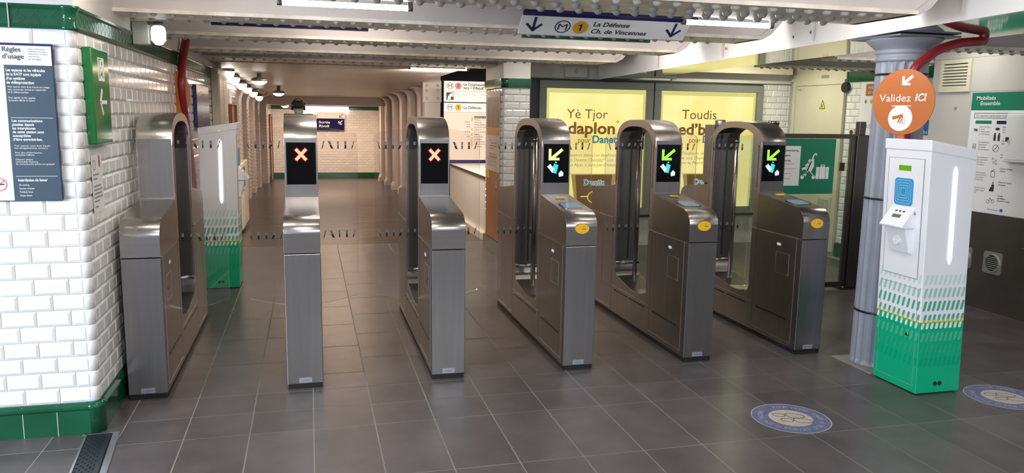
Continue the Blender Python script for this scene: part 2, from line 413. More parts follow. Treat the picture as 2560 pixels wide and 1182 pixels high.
# ---------------------------------------------------------------- left corner and side wall
XW = -1.012
def left_walls():
    m = M((0, 3.972, 0), **FRONT)
    m.box(-4.5, -1.03, 0, 2.6, -.35, -.001, 1)
    tiles(m, -1.9, -1.035, .155, 1.889, first=-.005, d=.006)
    m.box(-4.5, -1.9, .155, 1.889, -.01, .004, 0)
    m.box(-4.5, -1.006, 1.995, 2.6, -.1, .0, 2)
    # bull-nosed corner
    m.fr()
    for r in range(23):
        z0 = .155+r*.0754; m.lathe([(.0, z0), (.026, z0+.001), (.030, z0+.004), (.030, z0+.0715), (.026, z0+.0745), (0, z0+.0746)], (-1.036, 3.998, 0), 20, 0)
    struct(m.build('wall_front', ['tile', 'grout', 'plaster']))
    m = M((XW, 0, 0), **LEFTW)
    m.box(3.99, 12.1, 0, 2.5, -.3, -.001, 1)
    tiles(m, 4.0, 12.1, .155, 1.889, d=.006)
    m.box(3.99, 12.1, 1.99, 2.5, -.2, .006, 2)
    struct(m.build('wall_left', ['tile', 'grout', 'plaster']))
    # green cornice with lozenge relief
    def cornice(m, a0, a1, z0, z1, relief=True):
        h = z1-z0
        m.prism([(z0, 0), (z0, .010), (z0+.012, .014), (z0+.020, .009), (z1-.022, .009), (z1-.012, .016), (z1, .018), (z1, 0)], 0, 1)
    m = M((0, 3.972, 0), **FRONT)
    x = -1.9
    prof = [(0, 0), (.010, 0), (.015, .010), (.010, .018), (.010, .082), (.017, .092), (.019, .103), (0, .103)]
    def corn(O, u, n, l, d0=0):
        q = M(O, n, Z3, u)  # a = out, b = up, c = along
        return q, q.prism(prof, d0, l)
    m = M((-4.5, 3.972, 1.890), -Y3, Z3, X3); m.prism(prof, 0, 3.466)
    m.fr((0, 3.972, 0), **FRONT)
    for k in range(14):
        cx = -1.065-.0765*k*1.0-(.012 if k > 2 else 0); cz = 1.942
        for (p, q) in (((0, .03), (.026, 0)), ((.026, 0), (0, -.03)), ((0, -.03), (-.026, 0)), ((-.026, 0), (0, .03)), ((0, .014), (.012, 0)), ((.012, 0), (0, -.014)), ((0, -.014), (-.012, 0)), ((-.012, 0), (0, .014))):
            m.bar((cx+p[0], cz+p[1]), (cx+q[0], cz+q[1]), .003, .009, .0112, 1)
    m.box(-1.262, -1.258, 1.89, 1.993, 0, .0195, 2)
    m.fr(); m.lathe([(0, 1.889), (.044, 1.889), (.044, 1.90), (.038, 1.91), (.038, 1.97), (.046, 1.982), (.048, 1.994), (0, 1.994)], (-1.034, 3.998, 0), 24, 0)
    struct(m.build('trim_1', ['green', 'green_relief', 'grout']))
    m = M((XW, 4.0, 1.890), X3, Z3, Y3); m.prism(prof, 0, 8.1)
    m.fr((XW, 0, 0), **LEFTW)
    for k in range(104):
        cy = 4.06+.0765*k; cz = 1.942
        for (p, q) in (((0, .03), (.026, 0)), ((.026, 0), (0, -.03)), ((0, -.03), (-.026, 0)), ((-.026, 0), (0, .03))):
            m.bar((cy+p[0], cz+p[1]), (cy+q[0], cz+q[1]), .003, .009, .0108, 1)
    struct(m.build('trim_2', ['green', 'green_relief']))
    bp = [(0, 0), (.018, 0), (.018, .118), (.026, .128), (.026, .140), (.012, .155), (0, .155)]
    m = M((-4.5, 3.972, 0), -Y3, Z3, X3); m.prism(bp, 0, 3.466)
    m.fr((0, 3.972, 0), **FRONT)
    for x in (-1.19, -1.335, -1.48, -1.625, -1.77): m.box(x-.0015, x+.0015, .0, .15, 0, .0185, 1)
    m.fr(); m.lathe([(0, 0), (.048, 0), (.048, .118), (.056, .128), (.056, .140), (.042, .155), (0, .1555)], (-1.036, 4.0, 0), 24, 0)
    struct(m.build('baseboard_front', ['green', 'grout']))
    m = M((XW, 4.0, 0), X3, Z3, Y3); m.prism(bp, 0, 8.1)
    struct(m.build('baseboard_left', ['green']))
left_walls()

# ---------------------------------------------------------------- riveted ceiling
ZB = 2.06; ZC = 2.42
def rivet_rows(m, xs, ys, z, r=.019, h=.015, mi=1):
    for y in ys:
        for x in xs: m.dome((x, y, z), (0, 0, -1), r, h, 8, mi)
beams = [(3.33, 3.80), (4.72, 5.06), (5.95, 6.30), (7.28, 7.68), (8.42, 8.98)]
def beam_objs():
    for k, (y0, y1) in enumerate(beams):
        m = M(); xl = -1.01; xr = 2.90 if k < 4 else 1.98
        yw = y0+.03
        if k < 4:
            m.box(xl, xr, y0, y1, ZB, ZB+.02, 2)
            # web with a slanted right end
            m.fr((0, yw, 0), X3, Z3, Y3)
            m.prism([(xl, ZB+.02), (xr, ZB+.02), (xr+.06, ZB+.05), (3.21, ZC-.02), (3.21, ZC), (xl, ZC)], 0, .05, 0)
            # slanted flange return
            m.prism([(xr-.03, ZB), (xr+.01, ZB), (xr+.075, ZB+.035), (3.215, ZC-.06), (3.19, ZC-.02), (xr+.05, ZB+.06), (xr, ZB+.025)], -.025, y1-yw, 0)
            m.fr()
        else:
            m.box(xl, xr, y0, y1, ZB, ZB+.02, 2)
            m.box(xl, xr, yw, yw+.05, ZB+.02, ZC, 0)
        w = y1-y0
        n = int((xr-xl-.1)/.098)
        rows = [y0+.05, y1-.05]
        kw = dict(r=.024, h=.021) if k == 0 else {}
        rivet_rows(m, [xl+.1+.098*i for i in range(n)], rows[:1], ZB, **kw)
        rivet_rows(m, [xl+.05+.098*i for i in range(n)], rows[1:], ZB, **kw)
        if k == 0: rivet_rows(m, [xl+.075+.098*i for i in range(n)], [(y0+y1)/2+.02], ZB, **kw)
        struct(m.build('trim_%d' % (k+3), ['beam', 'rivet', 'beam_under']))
    # beams on the far side of the girder
    for k, (y0, y1) in enumerate(((4.70, 4.98), (5.98, 6.2), (7.1, 7.3))):
        m = M(); x0 = 4.42; x1 = 5.8
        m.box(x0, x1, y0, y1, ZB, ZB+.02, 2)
        m.fr((0, y0+.03, 0), X3, Z3, Y3)
        m.prism([(x0, ZB+.02), (x1, ZB+.02), (x1, ZC), (4.0, ZC)], 0, .05, 0); m.fr()
        rivet_rows(m, [x0+.06+.098*i for i in range(14)], (y0+.05, y1-.05), ZB)
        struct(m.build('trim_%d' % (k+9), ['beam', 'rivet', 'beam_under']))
    m = M(); m.box(-4.5, 6.2, -.8, 9.0, ZC, ZC+.1)
    struct(m.build('ceiling', ['beam']))
beam_objs()
def girder():
    # white panelled box girder over the gates, its soffit polished
    zl = lambda y: 2.046-.0205*(y-4.1)
    xl_ = lambda y: 3.228-.0035*(y-4.1)+(max(0, 4.1-y))*.02
    y0, y1 = 1.2, 8.58
    xr = lambda y: 4.12-.098*(y-2.6)
    m = M()
    pts = []
    for y in (y0, y1):
        pts += [(xl_(y), y, zl(y)), (xl_(y), y, ZC), (xr(y), y, ZC), (xr(y), y, zl(y))]
    m.add(pts, [(0, 1, 5, 4), (1, 2, 6, 5), (2, 3, 7, 6), (0, 1, 2, 3), (4, 5, 6, 7)], 0)
    m.add([(xl_(y0), y0, zl(y0)), (xl_(y1), y1, zl(y1)), (xr(y1), y1, zl(y1)), (xr(y0), y0, zl(y0))], [(0, 1, 2, 3)], 1)
    # panel joints and screws on the fascia
    for y in (3.42, 4.62, 5.8, 7.0):
        m.box(xl_(y)-.0045, xl_(y)+.001, y, y+.004, zl(y)+.02, ZC, 2)
    for (y, z) in ((3.62, 2.17), (3.5, 2.24), (4.66, 2.115), (4.85, 2.10), (5.75, 2.09), (3.25, 2.2)):
        m.dome((xl_(y), y, z), (-1, 0, 0), .010, .006, 10, 3)
    struct(m.build('trim_8', ['fascia', 'soffit', 'grout', 'grey_m']))
girder()

# ---------------------------------------------------------------- corridor beyond the gates
def corridor():
    # ceiling
    m = M()
    m = M()
    def slab(x0, x1, ya, yb):
        za, zb_ = 2.05-.0104*(ya-8.98), 2.05-.0104*(yb-8.98)
        m.add([(x0, ya, za), (x1, ya, za), (x1, yb, zb_), (x0, yb, zb_), (x0, ya, 2.3), (x1, ya, 2.3), (x1, yb, 2.3), (x0, yb, 2.3)], [(0, 1, 2, 3), (4, 5, 6, 7), (0, 1, 5, 4), (1, 2, 6, 5), (2, 3, 7, 6), (3, 0, 4, 7)])
    slab(-2.2, 1.72, 8.98, 12.9); slab(-2.2, 3.2, 12.9, 24.2)
    struct(m.build('ceiling_2', ['corridor']))
    m = M(); m.box(-1.3, 2.05, 21.5, 21.75, 1.715, 1.93); struct(m.build('trim_19', ['corridor']))
    # end wall
    m = M((0, 24.0, 0), **FRONT)
    m.box(-2.2, 3.2, -.5, 2.0, -.2, -.001, 1)
    tiles(m, -1.1, 2.1, -.26, 1.60, tw=.155, th=.0775, g=.002, bev=.007, d=.005)
    struct(m.build('wall_far', ['tile', 'grout']))
    m = M((0, 24.0, 0), **FRONT); m.box(-1.2, 2.1, 1.60, 1.70, 0, .03)
    struct(m.build('trim_12', ['green']))
    m = M((0, 24.0, 0), **FRONT); m.box(-1.2, 2.1, -.5, -.26, 0, .03)
    struct(m.build('baseboard_far', ['green']))
    # side walls
    m = M(); m.box(-1.8, -1.402, 12.1, 24, -.5, 2.2, 0)
    struct(m.build('wall_left_2', ['corridor']))
    m = M(); m.box(-1.45, -1.0, 12.102, 12.14, -.1, 2.2, 0); struct(m.build('trim_16', ['corridor']))
    m = M(); m.box(2.02, 2.6, 12.9, 24, -.5, 2.2, 0)
    struct(m.build('wall_right_2', ['corridor']))
    # left riveted ribs
    for k, y in enumerate((12.6, 14.4, 16.2, 18.0, 19.8, 21.3)):
        zt = 2.05-.0104*(y-8.98); zb = slope(y)-.02
        xo = -1.17 if k < 5 else -1.06
        prof = [(-1.40, zb), (xo, zb)]+[(xo, zt-.30)]+[(p[0], p[1]) for p in arc(xo+.24, zt-.30, .24, 180, 95, 8, .27)]+[(xo+.26, zt), (-1.40, zt)]
        m = M((0, y, 0), X3, Z3, Y3); m.prism(prof, 0, .62, 0); m.fr()
        for r in range(22):
            z = zb+.12+.078*r
            if z > zt-.33: break
            for q, yy in enumerate((.10, .50)):
                m.dome((xo, y+yy, z+(.039 if q else 0)), (1, 0, 0), .020, .016, 8, 1)
            for q, xx in enumerate((xo-.05, xo-.14)):
                m.dome((xx, y, z+(.039 if q else 0)), (0, -1, 0), .018, .016, 8, 1)
        o = m.build('riveted_rib', ['rib', 'rib'])
        names = ('nearest', 'second nearest', 'third nearest', 'fourth nearest', 'fifth nearest', 'farthest')
        tag(o, '%s riveted iron rib along the left corridor wall under the bulbs' % names[k], 'rib', 'riveted ribs of the left corridor wall')
    for k, y in enumerate((14.0, 15.4, 16.9, 18.5, 20.2, 22.0)):
        zt = 2.05-.0104*(y-8.98); zb = slope(y)-.02
        xo = 1.92
        prof = [(2.02, zb), (xo-.06, zb), (xo-.05, zb+.12), (xo, zb+.2), (xo, zt-.24)]+[(p[0], p[1]) for p in arc(xo-.14, zt-.24, .14, 0, 85, 8, .22)]+[(xo-.16, zt), (2.02, zt)]
        m = M((0, y, 0), X3, Z3, Y3); m.prism(prof, 0, .42, 0)
        o = m.build('wall_rib', ['rib'], bevel=.012, seg=2)
        names = ('nearest', 'second', 'third', 'fourth', 'fifth', 'farthest')
        tag(o, '%s smooth painted rib along the right corridor wall from the pilaster' % names[k], 'rib', 'smooth ribs of the right corridor wall')
    # pilaster with gusset plate
    p = thing('iron_pilaster', 'cream iron pilaster with bolted plate left of the line board', 'pilaster', (1.92, 12.7, 0))
    m = M(); m.box(1.79, 2.05, 12.6, 12.8, slope(12.6), 2.3); m.build('shaft', ['corridor'], p, .005)
    m = M(); m.box(1.76, 2.06, 12.57, 12.6, 1.72, 2.06)
    for x in (1.82, 2.0):
        for z in (1.78, 1.90, 1.98): m.dome((x, 12.57, z), (0, -1, 0), .025, .02, 8, 0)
    m.build('gusset_plate', ['corridor'], p)
corridor()

# corner pillar, header, advert wall
def back_wall():
    m = M((0, 8.70, 0), **FRONT)
    m.box(2.2, 5.9, 0, 2.2, -.3, -.001, 1)
    tiles(m, 5.40, 5.80, .155, 1.96)
    struct(m.build('wall_back', ['tile', 'grout']))
    m = M((0, 8.70, 0), **FRONT); m.box(2.28, 5.82, 1.965, 2.3, 0, .02)
    struct(m.build('trim_18', ['plaster']))
    # tiled corner pillar
    m = M((0, 8.12, 0), **FRONT)
    m.box(1.992, 2.275, 0, 1.90, -.83, -.001, 1); tiles(m, 2.02, 2.28, .155, 1.825, off=1)
    m.box(1.985, 2.28, 1.915, 2.3, -.84, .004, 2)
    m.fr()
    for q in range(22):
        z0 = .155+q*.0759; m.lathe([(.0, z0), (.026, z0+.001), (.030, z0+.004), (.030, z0+.072), (.026, z0+.075), (0, z0+.0752)], (2.018, 8.145, 0), 20, 0)
    m.fr((1.99, 0, 0), u=-Y3, v=Z3, n=-X3); tiles(m, -8.95, -8.155, .155, 1.825)
    struct(m.build('wall_back_3', ['tile', 'grout', 'plaster']))
    m = M(); m.box(2.02, 2.285, 8.100, 8.12, 1.825, 1.92); m.box(1.968, 1.99, 8.145, 8.955, 1.825, 1.92); m.lathe([(0, 1.825), (.048, 1.825), (.048, 1.92), (0, 1.92)], (2.018, 8.145, 0), 20)
    struct(m.build('trim_13', ['green']))
    m = M(); m.box(5.40, 5.80, 8.682, 8.70, 1.96, 2.07); struct(m.build('trim_17', ['green']))
    m = M(); m.box(2.02, 2.285, 8.098, 8.12, 0, .155); m.box(1.966, 1.99, 8.145, 8.955, 0, .155); m.lathe([(0, 0), (.05, 0), (.05, .155), (0, .155)], (2.018, 8.145, 0), 20)
    struct(m.build('baseboard_back', ['green']))
    m = M(); m.box(5.40, 5.8, 8.675, 8.70, 0, .155); struct(m.build('baseboard_right', ['green']))
    # right-hand wall of the alcove (X = 5.8)
    m = M((5.80, 0, 0), **RIGHTW)
    m.box(-8.7, -5.9, 0, 2.45, -.3, -.001, 1)
    tiles(m, -7.62, -5.96, .155, 1.955)
    m.box(-8.7, -5.9, 2.07, 2.45, -.05, .004, 2)
    m.box(-8.70, -7.62, 1.99, 2.07, -.05, .03, 2)
    struct(m.build('wall_right_3', ['tile', 'grout', 'cream']))
    m = M((5.80, 0, 0), **RIGHTW); m.box(-7.62, -5.96, 1.957, 2.07, 0, .018); m.box(-7.62, -5.96, 0, .155, 0, .02)
    struct(m.build('trim_14', ['green']))
    # near right wall, light above and dark below
    m = M((5.40, 0, 0), **RIGHTW)
    m.box(-5.95, 3, .80, 2.45, -.35, 0, 0); m.box(-5.95, 3, 0, .80, -.35, .004, 1)
    m.box(-5.95, 3, 1.793, 1.797, 0, .001, 2); m.box(-5.95, 3, 2.075, 2.079, 0, .001, 2)
    m.box(-4.86, -4.83, .57, .572, 0, .006, 2)
    struct(m.build('wall_right', ['wall_g', 'wall_d', 'ink2']))
back_wall()
m = M(); m.box(-1.2, 6.0, -4.7, -4.6, 0, 2.6); struct(m.build('wall_rear', ['wall_g']))  # unseen wall added to cut sky reflections in the gate fronts
# door of the alcove
def alcove_door():
    m = M((5.80, 0, 0), **RIGHTW)
    m.frame(-8.60, -7.64, .04, 1.99, .05, 0, .035, 0)
    o = m.build('door_1', ['cream']); struct(o)
    m = M((5.80, 0, 0), **RIGHTW); m.box(-8.545, -7.695, .05, 1.94, -.0, .022); m.build('door_leaf', ['cream'], o, .003)
    m = M((5.80, 0, 0), **RIGHTW)
    m.box(-7.99, -7.735, .11, .66, .022, .034, 0)
    for i in range(28): m.box(-7.96, -7.765, .14+.0178*i, .151+.0178*i, .034, .040, 1)
    m.build('door_grille', ['cream', 'wall_g'], o)
    m = M((5.80, 0, 0), **RIGHTW)
    m.prism([(-8.075, 1.665), (-7.965, 1.665), (-8.02, 1.77)], .022, .024, 1); m.prism([(-8.064, 1.672), (-7.976, 1.672), (-8.02, 1.755)], .024, .0245, 0)
    m.bar((-8.03, 1.715), (-8.018, 1.695), .012, .0245, .025, 1); m.bar((-8.018, 1.705), (-8.03, 1.682), .012, .0245, .025, 1)
    m.build('warning_triangle', ['sticker_y', 'ink'], o)
    text('PASS  2', (5.80-.0225, 8.50, 1.88), -Y3, Z3, .022, 'ink2', o, width=.10)
    m = M((5.80, 0, 0), **RIGHTW); m.box(-8.06, -7.93, 2.015, 2.05, .03, .034, 0); m.build('name_plate', ['metal_l'], o)
    m = M((5.80, 0, 0), **RIGHTW); m.ring(-7.62, 1.90, 0, .055, .012, .05, 24, 0); m.build('closer', ['black'], o)
alcove_door()

# ---------------------------------------------------------------- ticket gates
GL = 1.755; GW = .0975
def gate_meshes():
    g = {}
    S = dict(u=Y3, v=Z3, n=X3)
    def me(name, m, mats):
        x = m.mesh(name)
        for q in mats: x.materials.append(K[q])
        g[name] = x
    W2 = GW
    m = M(); m.box(-W2+.004, W2-.004, .006, GL-.006, 0, .032); me('plinth', m, ['rubber'])
    # pedestal with the lower half of the slot
    slot = [(1.205, .77), (1.205, .43)]+arc(1.11, .43, .095, 0, -62, 6, .115)[1:]+arc(.80, .34, .2, -62, -118, 6, .06)[1:]+[(.66, .300)]+arc(.66, .345, .055, -90, -180, 6)[1:]+[(.605, .77)]
    poly = [(0, .030), (GL, .030), (GL, .77)]+slot+[(0, .77)]
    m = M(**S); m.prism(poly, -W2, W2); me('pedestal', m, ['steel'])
    # front and rear noses
    def nose(sgn, y0):
        pts = [(0, .775)]+arc(.115, .885, .115, 180, 100, 10, .092)+[(.545, 1.026), (.545, .775)]
        return [(y0+sgn*a, b) for a, b in pts]
    m = M(**S); p = nose(1, 0); m.prism(p, -W2, W2, 0)
    m.sm = [(1 <= i-2 <= 10) for i, f in enumerate(m.Fc)]
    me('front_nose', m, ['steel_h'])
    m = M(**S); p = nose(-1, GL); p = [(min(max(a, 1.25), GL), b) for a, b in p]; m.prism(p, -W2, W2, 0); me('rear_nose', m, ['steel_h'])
    # head: arched frame around the slot
    def sup(c, h, zb, dz, n, rev=False):
        out = []
        for i in range(n+1):
            th = PI*(1-i/n); ct, st = math.cos(th), math.sin(th)
            out.append((c+h*math.copysign(abs(ct)**(2/2.6), ct), zb+dz*abs(st)**(2/2.6)))
        return out[::-1] if rev else out
    outer = [(.545, .775)]+sup(.90, .355, 1.34, .183, 28)+[(1.255, .775)]
    inner = [(1.205, .775)]+sup(.905, .300, 1.325, .150, 24, True)+[(.605, .775)]
    m = M(**S); m.prism(outer+inner, -W2, W2, 0)
    m.sm = [False, False]+[(1 <= i <= 28 or 32 <= i <= 55) for i, f in enumerate(m.Fc[2:])]
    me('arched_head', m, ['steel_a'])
    # plain metal front of the head of the leftmost gate
    m = M((0, .545, 0), **FRONT); m.box(-W2+.006, W2-.006, 1.035, 1.375, 0, .002); me('blank_panel', m, ['steel'])
    m = M((0, .545, 0), **FRONT); m.box(-W2+.003, W2-.003, 1.03, 1.385, 0, .003, 0); m.box(-W2+.012, W2-.010, 1.106, 1.360, .003, .005, 1); me('display', m, ['steel', 'screen'])
    # inner rear wall of the slot with its black top block and bright lip
    m = M(); m.box(-W2+.01, W2-.01, 1.185, 1.206, .44, 1.30, 0); m.box(-W2+.012, W2-.012, 1.16, 1.203, 1.30, 1.385, 1)
    m.box(-.006, .006, 1.18, 1.186, .46, 1.30, 1)
    me('slot_liner', m, ['steel_dark', 'black'])
    m = M(); m.cyl((-W2+.004, 1.188, .425), (W2-.004, 1.188, .425), .014, n=12); me('slot_lip', m, ['chrome'])
    m = M(); m.cyl((0, 1.04, .275), (0, 1.04, 1.455), .017, n=16); m.cyl((0, 1.04, .27), (0, 1.04, .31), .023, n=16); m.cyl((0, 1.04, 1.36), (0, 1.04, 1.38), .019, n=16)
    me('pivot_tube', m, ['chrome'])
    m = M(); m.box(-.05, .05, .612, .632, .31, 1.38, 0); m.box(-.012, .012, .632, .645, .32, 1.38, 1); me('guide_rail', m, ['steel_dark', 'black'])
    # engraved side panels
    for nm, sg in (('left_side_panel', -1), ('right_side_panel', 1)):
        m = M((sg*W2, 0, 0), Y3, Z3, X3*sg)
        c0, c1 = .0, .0016; t = .0035
        m.box(.06, .545, .060, .064, c0, c1, 0); m.box(.058, .062, .06, .77, c0, c1, 0); m.box(.542, .545, .06, .77, c0, c1*.6, 1)
        m.box(.55, 1.26, .236, .240, c0, c1, 0); m.box(1.257, 1.26, .03, .77, c0, c1*.6, 1); m.box(1.27, 1.70, .050, .054, c0, c1, 0)
        m.box(.004, .545, .771, .7745, c0, c1, 0); m.box(1.255, GL-.004, .771, .7745, c0, c1, 0); m.box(.02, .024, .03, .77, c0, c1*.6, 1)
        m.frame(.13, .285, .505, .652, .004, c0, c1, 0); m.box(.134, .281, .509, .648, c0, .0009, 2)
        m.box(.235, .275, .695, .712, c0, .003, 3); m.box(.225, .285, .686, .724, c0, .0012, 2)
        m.box(.115, .495, .206, .219, c0, .0012, 4); m.box(.62, .9, .206, .216, c0, .0012, 4); m.box(.93, 1.2, .206, .216, c0, .0012, 4)
        m.dome((.155, .575, .001), (0, 0, 1), .006, .003, 8, 4)
        m.box(.572, .578, 1.06, 1.36, c0, .001, 4); m.box(1.222, 1.228, 1.06, 1.36, c0, .001, 4)
        me(nm, m, ['seam', 'steel_dark', 'steel', 'white_s', 'black'])
    # glass leaves
    L = .352
    for nm, sg in (('left_glass_leaf', -1), ('right_glass_leaf', 1)):
        y0, y1 = .815, .823
        top = [(0, 1.452), (.12, 1.448), (.24, 1.432)]+arc(L-.035, 1.385, .035, 80, 0, 5)
        bot = arc(L-.025, .365, .025, 0, -70, 4)+[(.25, .318), (.14, .297), (0, .289)]
        poly = [(sg*a, b) for a, b in top+bot]
        m = M((0, y0, 0), X3, Z3, Y3); m.prism(poly, 0, y1-y0, 1); m.mi[0] = m.mi[1] = 0
        m.fr((0, y0-.001, 0), X3, Z3, Y3); mb = mw = m
        sl = (.0, -.3, .45, .0, .0, -.35) if sg > 0 else (.35, 0, 0, -.4, -.3, 0)
        wd = (.011, .006, .014, .008, .012, .006) if sg > 0 else (.006, .012, .009, .014, .006, .011)
        for row in (1.315, .735):
            for i in range(6):
                x = sg*(L-.028-i*.047) if sg < 0 else (L-.028-(5-i)*.047)
                s_ = sl[i]; w = wd[i]
                mb.prism([(x-w/2, row+.020), (x+w/2, row+.020), (x+w/2-s_*.022*-1, row-.004), (x-w/2-s_*.022*-1, row-.004)], -.0005, .0005, 2)
                mw.prism([(x-w/2-.001-s_*.02, row+.044), (x+w/2+.001-s_*.02, row+.044), (x+w/2+.001, row+.022), (x-w/2-.001, row+.022)], -.0005, .0005, 3)
        me(nm, m, ['glass', 'glass_edge', 'mark_b', 'mark_w'])
    # logo plate
    m = M((0, 0, 0), **FRONT); m.box(-.035, .035, .036, .064, 0, .0015); me('logo_plate', m, ['metal_l'])
    # pictograms on the display
    m = M((0, .540, 0), **FRONT)
    m.bar((-.033, 1.250), (.035, 1.324), .028, .0, .0008, 0); m.bar((-.033, 1.324), (.035, 1.250), .028, .0, .0008, 0)
    m.bar((-.029, 1.254), (.031, 1.320), .018, .0008, .0016, 1); m.bar((-.029, 1.320), (.031, 1.254), .018, .0008, .0016, 1)
    me('red_cross', m, ['x_halo', 'x_red'])
    for nm, mt in (('green_arrow', 'arrow_g'), ('pale_arrow', 'arrow_y')):
        m = M((0, .540, 0), **FRONT)
        m.bar((.042, 1.325), (-.035, 1.262), .020, 0, .0012, 0); m.box(-.052, -.034, 1.253, 1.328, 0, .0012, 0); m.box(-.052, .022, 1.253, 1.270, 0, .0012, 0)
        me(nm, m, [mt])
    m = M((0, .540, 0), **FRONT)
    m.prism([(-.030, 1.175), (.002, 1.165), (.016, 1.222), (-.014, 1.232)], 0, .0012, 0); m.prism([(-.062, 1.212), (-.024, 1.170), (-.010, 1.195), (-.040, 1.230)], .0012, .002, 1)
    m.prism([(-.008, 1.238), (.002, 1.234), (.004, 1.242), (-.005, 1.245)], 0, .0012, 1)
    m.prism([(.022, 1.145), (.050, 1.150), (.052, 1.172), (.036, 1.187), (.018, 1.168)], 0, .0012, 1)
    me('ticket_symbols', m, ['cyan', 'white_e'])
    # validator on the nose
    a = Vector((0, .43, .062)).normalized(); nn = Vector((0, -a.z, a.y))
    O = Vector((0, .115, .9745))
    rr = lambda w, h, r: [(p[0], p[1]) for cx_, cy_, a0 in ((w-r, h-r, 0), (-w+r, h-r, 90), (-w+r, -h+r, 180), (w-r, -h+r, 270)) for p in arc(cx_, cy_, r, a0, a0+90, 4)]
    m = M(O, X3, a, nn)
    def shift(pl, dx, dy): return [(p[0]+dx, p[1]+dy) for p in pl]
    m.prism(shift(rr(.066, .072, .03), 0, .105), .0, .004, 0); m.prism(shift(rr(.058, .064, .027), 0, .105), .004, .005, 1)
    for q in (.9, .68, .46, .25):
        o_ = shift(rr(.058*q, .064*q, .024*q), 0, .105); i_ = shift(rr(.058*q-.004, .064*q-.004, .022*q), 0, .105)
        for k in range(len(o_)):
            k2 = (k+1) % len(o_); m.add([(*o_[k], .0052), (*o_[k2], .0052), (*i_[k2], .0052), (*i_[k], .0052)], [(0, 1, 2, 3)], 2)
    me('card_reader', m, ['steel_dark', 'target', 'target_l'])
    m = M(O, X3, a, nn); m.box(-.03, .03, .305, .335, 0, .004); me('yellow_lamp', m, ['yellow'])
    m = M((0, 0, 0), **FRONT); m.disc(.0, .878, .046, 0, .003, 40, 1, .033); m.disc(.0, .878, .043, .003, .009, 40, 0, .030)
    m.box(.0, .022, .873, .878, .009, .0095, 1); m.prism([(.0, .878), (.022, .878), (.018, .895), (.003, .895)], .009, .0093, 2)
    me('ticket_slot', m, ['yellow', 'yellow_d', 'm1'])
    return g
GM = gate_meshes()
BEV = {'pedestal': .0025, 'front_nose': .0025, 'rear_nose': .0025, 'arched_head': .003}
def gate(x, label, left, right, kind):
    t = thing('ticket_gate', label, 'ticket gate', (x+GW, 4.38, 0), 'steel ticket gates across the hall')
    def part(n, nm=None, p=None):
        o = link(nm or n, GM[n], p or t)
        if n in BEV:
            b = o.modifiers.new('bevel', 'BEVEL'); b.width = BEV[n]; b.segments = 2; b.limit_method = 'ANGLE'; b.angle_limit = math.radians(50)
        return o
    for n in ('plinth', 'pedestal', 'front_nose', 'rear_nose', 'arched_head', 'slot_liner', 'slot_lip', 'pivot_tube', 'guide_rail'): part(n)
    part('left_side_panel', 'side_panel'); part('right_side_panel', 'side_panel')
    lp = part('logo_plate'); lp['label'] = 'small plate with blue lettering'
    lp['_o'] = (x+GW, 4.38, 0)
    text('asier', (x+GW-.014, 4.3785, .044), X3, Z3, .014, 'logo', lp, width=.04, bold=.02)
    text('e', (x+GW-.025, 4.3785, .044), X3, Z3, .014, 'ink2', lp, bold=.01)
    if kind == 'blank': part('blank_panel')
    else:
        d = part('display')
        if kind == 'cross': part('red_cross', None, d)
        else:
            part('green_arrow' if kind == 'green' else 'pale_arrow', 'green_arrow', d); part('ticket_symbols', None, d)
            part('card_reader'); part('yellow_lamp'); part('ticket_slot')
    for ok, s in ((left, 'left'), (right, 'right')):
        if ok:
            part(s+'_glass_leaf', 'glass_leaf')
    return t
gate(-.968, 'steel ticket gate with blank metal head standing against the left tiled wall', False, True, 'blank')
gate(-.150, 'steel ticket gate with red cross screen, second from the tiled wall', True, True, 'cross')
gate(.664, 'steel ticket gate with red cross screen in front of the white booth counter', True, True, 'cross')
gate(1.470, 'steel ticket gate with pale arrow screen, leftmost of the three with yellow slots', True, True, 'pale')
gate(2.275, 'steel ticket gate with green arrow and yellow slot between two yellow-slot gates', True, True, 'green')
gate(3.082, 'steel ticket gate with green arrow beside the grey fluted column, rightmost in the row', True, False, 'green')
def gate_post():
    m = M(); m.box(3.105, 3.26, 5.652, 5.80, 1.028, 1.49, 0); m.cyl((3.183, 5.70, 1.49), (3.183, 5.70, 1.522), .042, n=24); m.cyl((3.183, 5.70, 1.522), (3.183, 5.70, 1.53), .042, .034, n=24)
    t = m.build('steel_box', ['steel'], bevel=.006, seg=2)
    tag(t, 'flat steel box with round cap standing on the back of the rightmost ticket gate', 'box')
    t = thing('gate_hinge_post', 'round steel hinge post of the glass swing gate behind the rightmost ticket gate', 'post', (3.92, 6.10, 0))
    m = M(); m.cyl((3.92, 6.10, 0), (3.92, 6.10, 1.505), .048, n=28); m.build('tube', ['chrome'], t)
    m = M(); m.cyl((3.92, 6.10, 1.505), (3.92, 6.10, 1.525), .051, .045, n=28); m.build('cap', ['chrome'], t)
    t = thing('fixed_glass_panel', 'fixed glass panel between the rightmost ticket gate and the hinge post', 'panel', (3.58, 6.10, 0))
    m = M(); m.box(3.30, 3.868, 6.096, 6.104, .06, 1.40); m.build('pane', ['glass_green'], t)
    m = M(); m.box(3.30, 3.868, 6.085, 6.115, 0, .06); m.box(3.29, 3.32, 6.085, 6.115, 0, 1.41); m.build('rail', ['frame_d'], t)
gate_post()

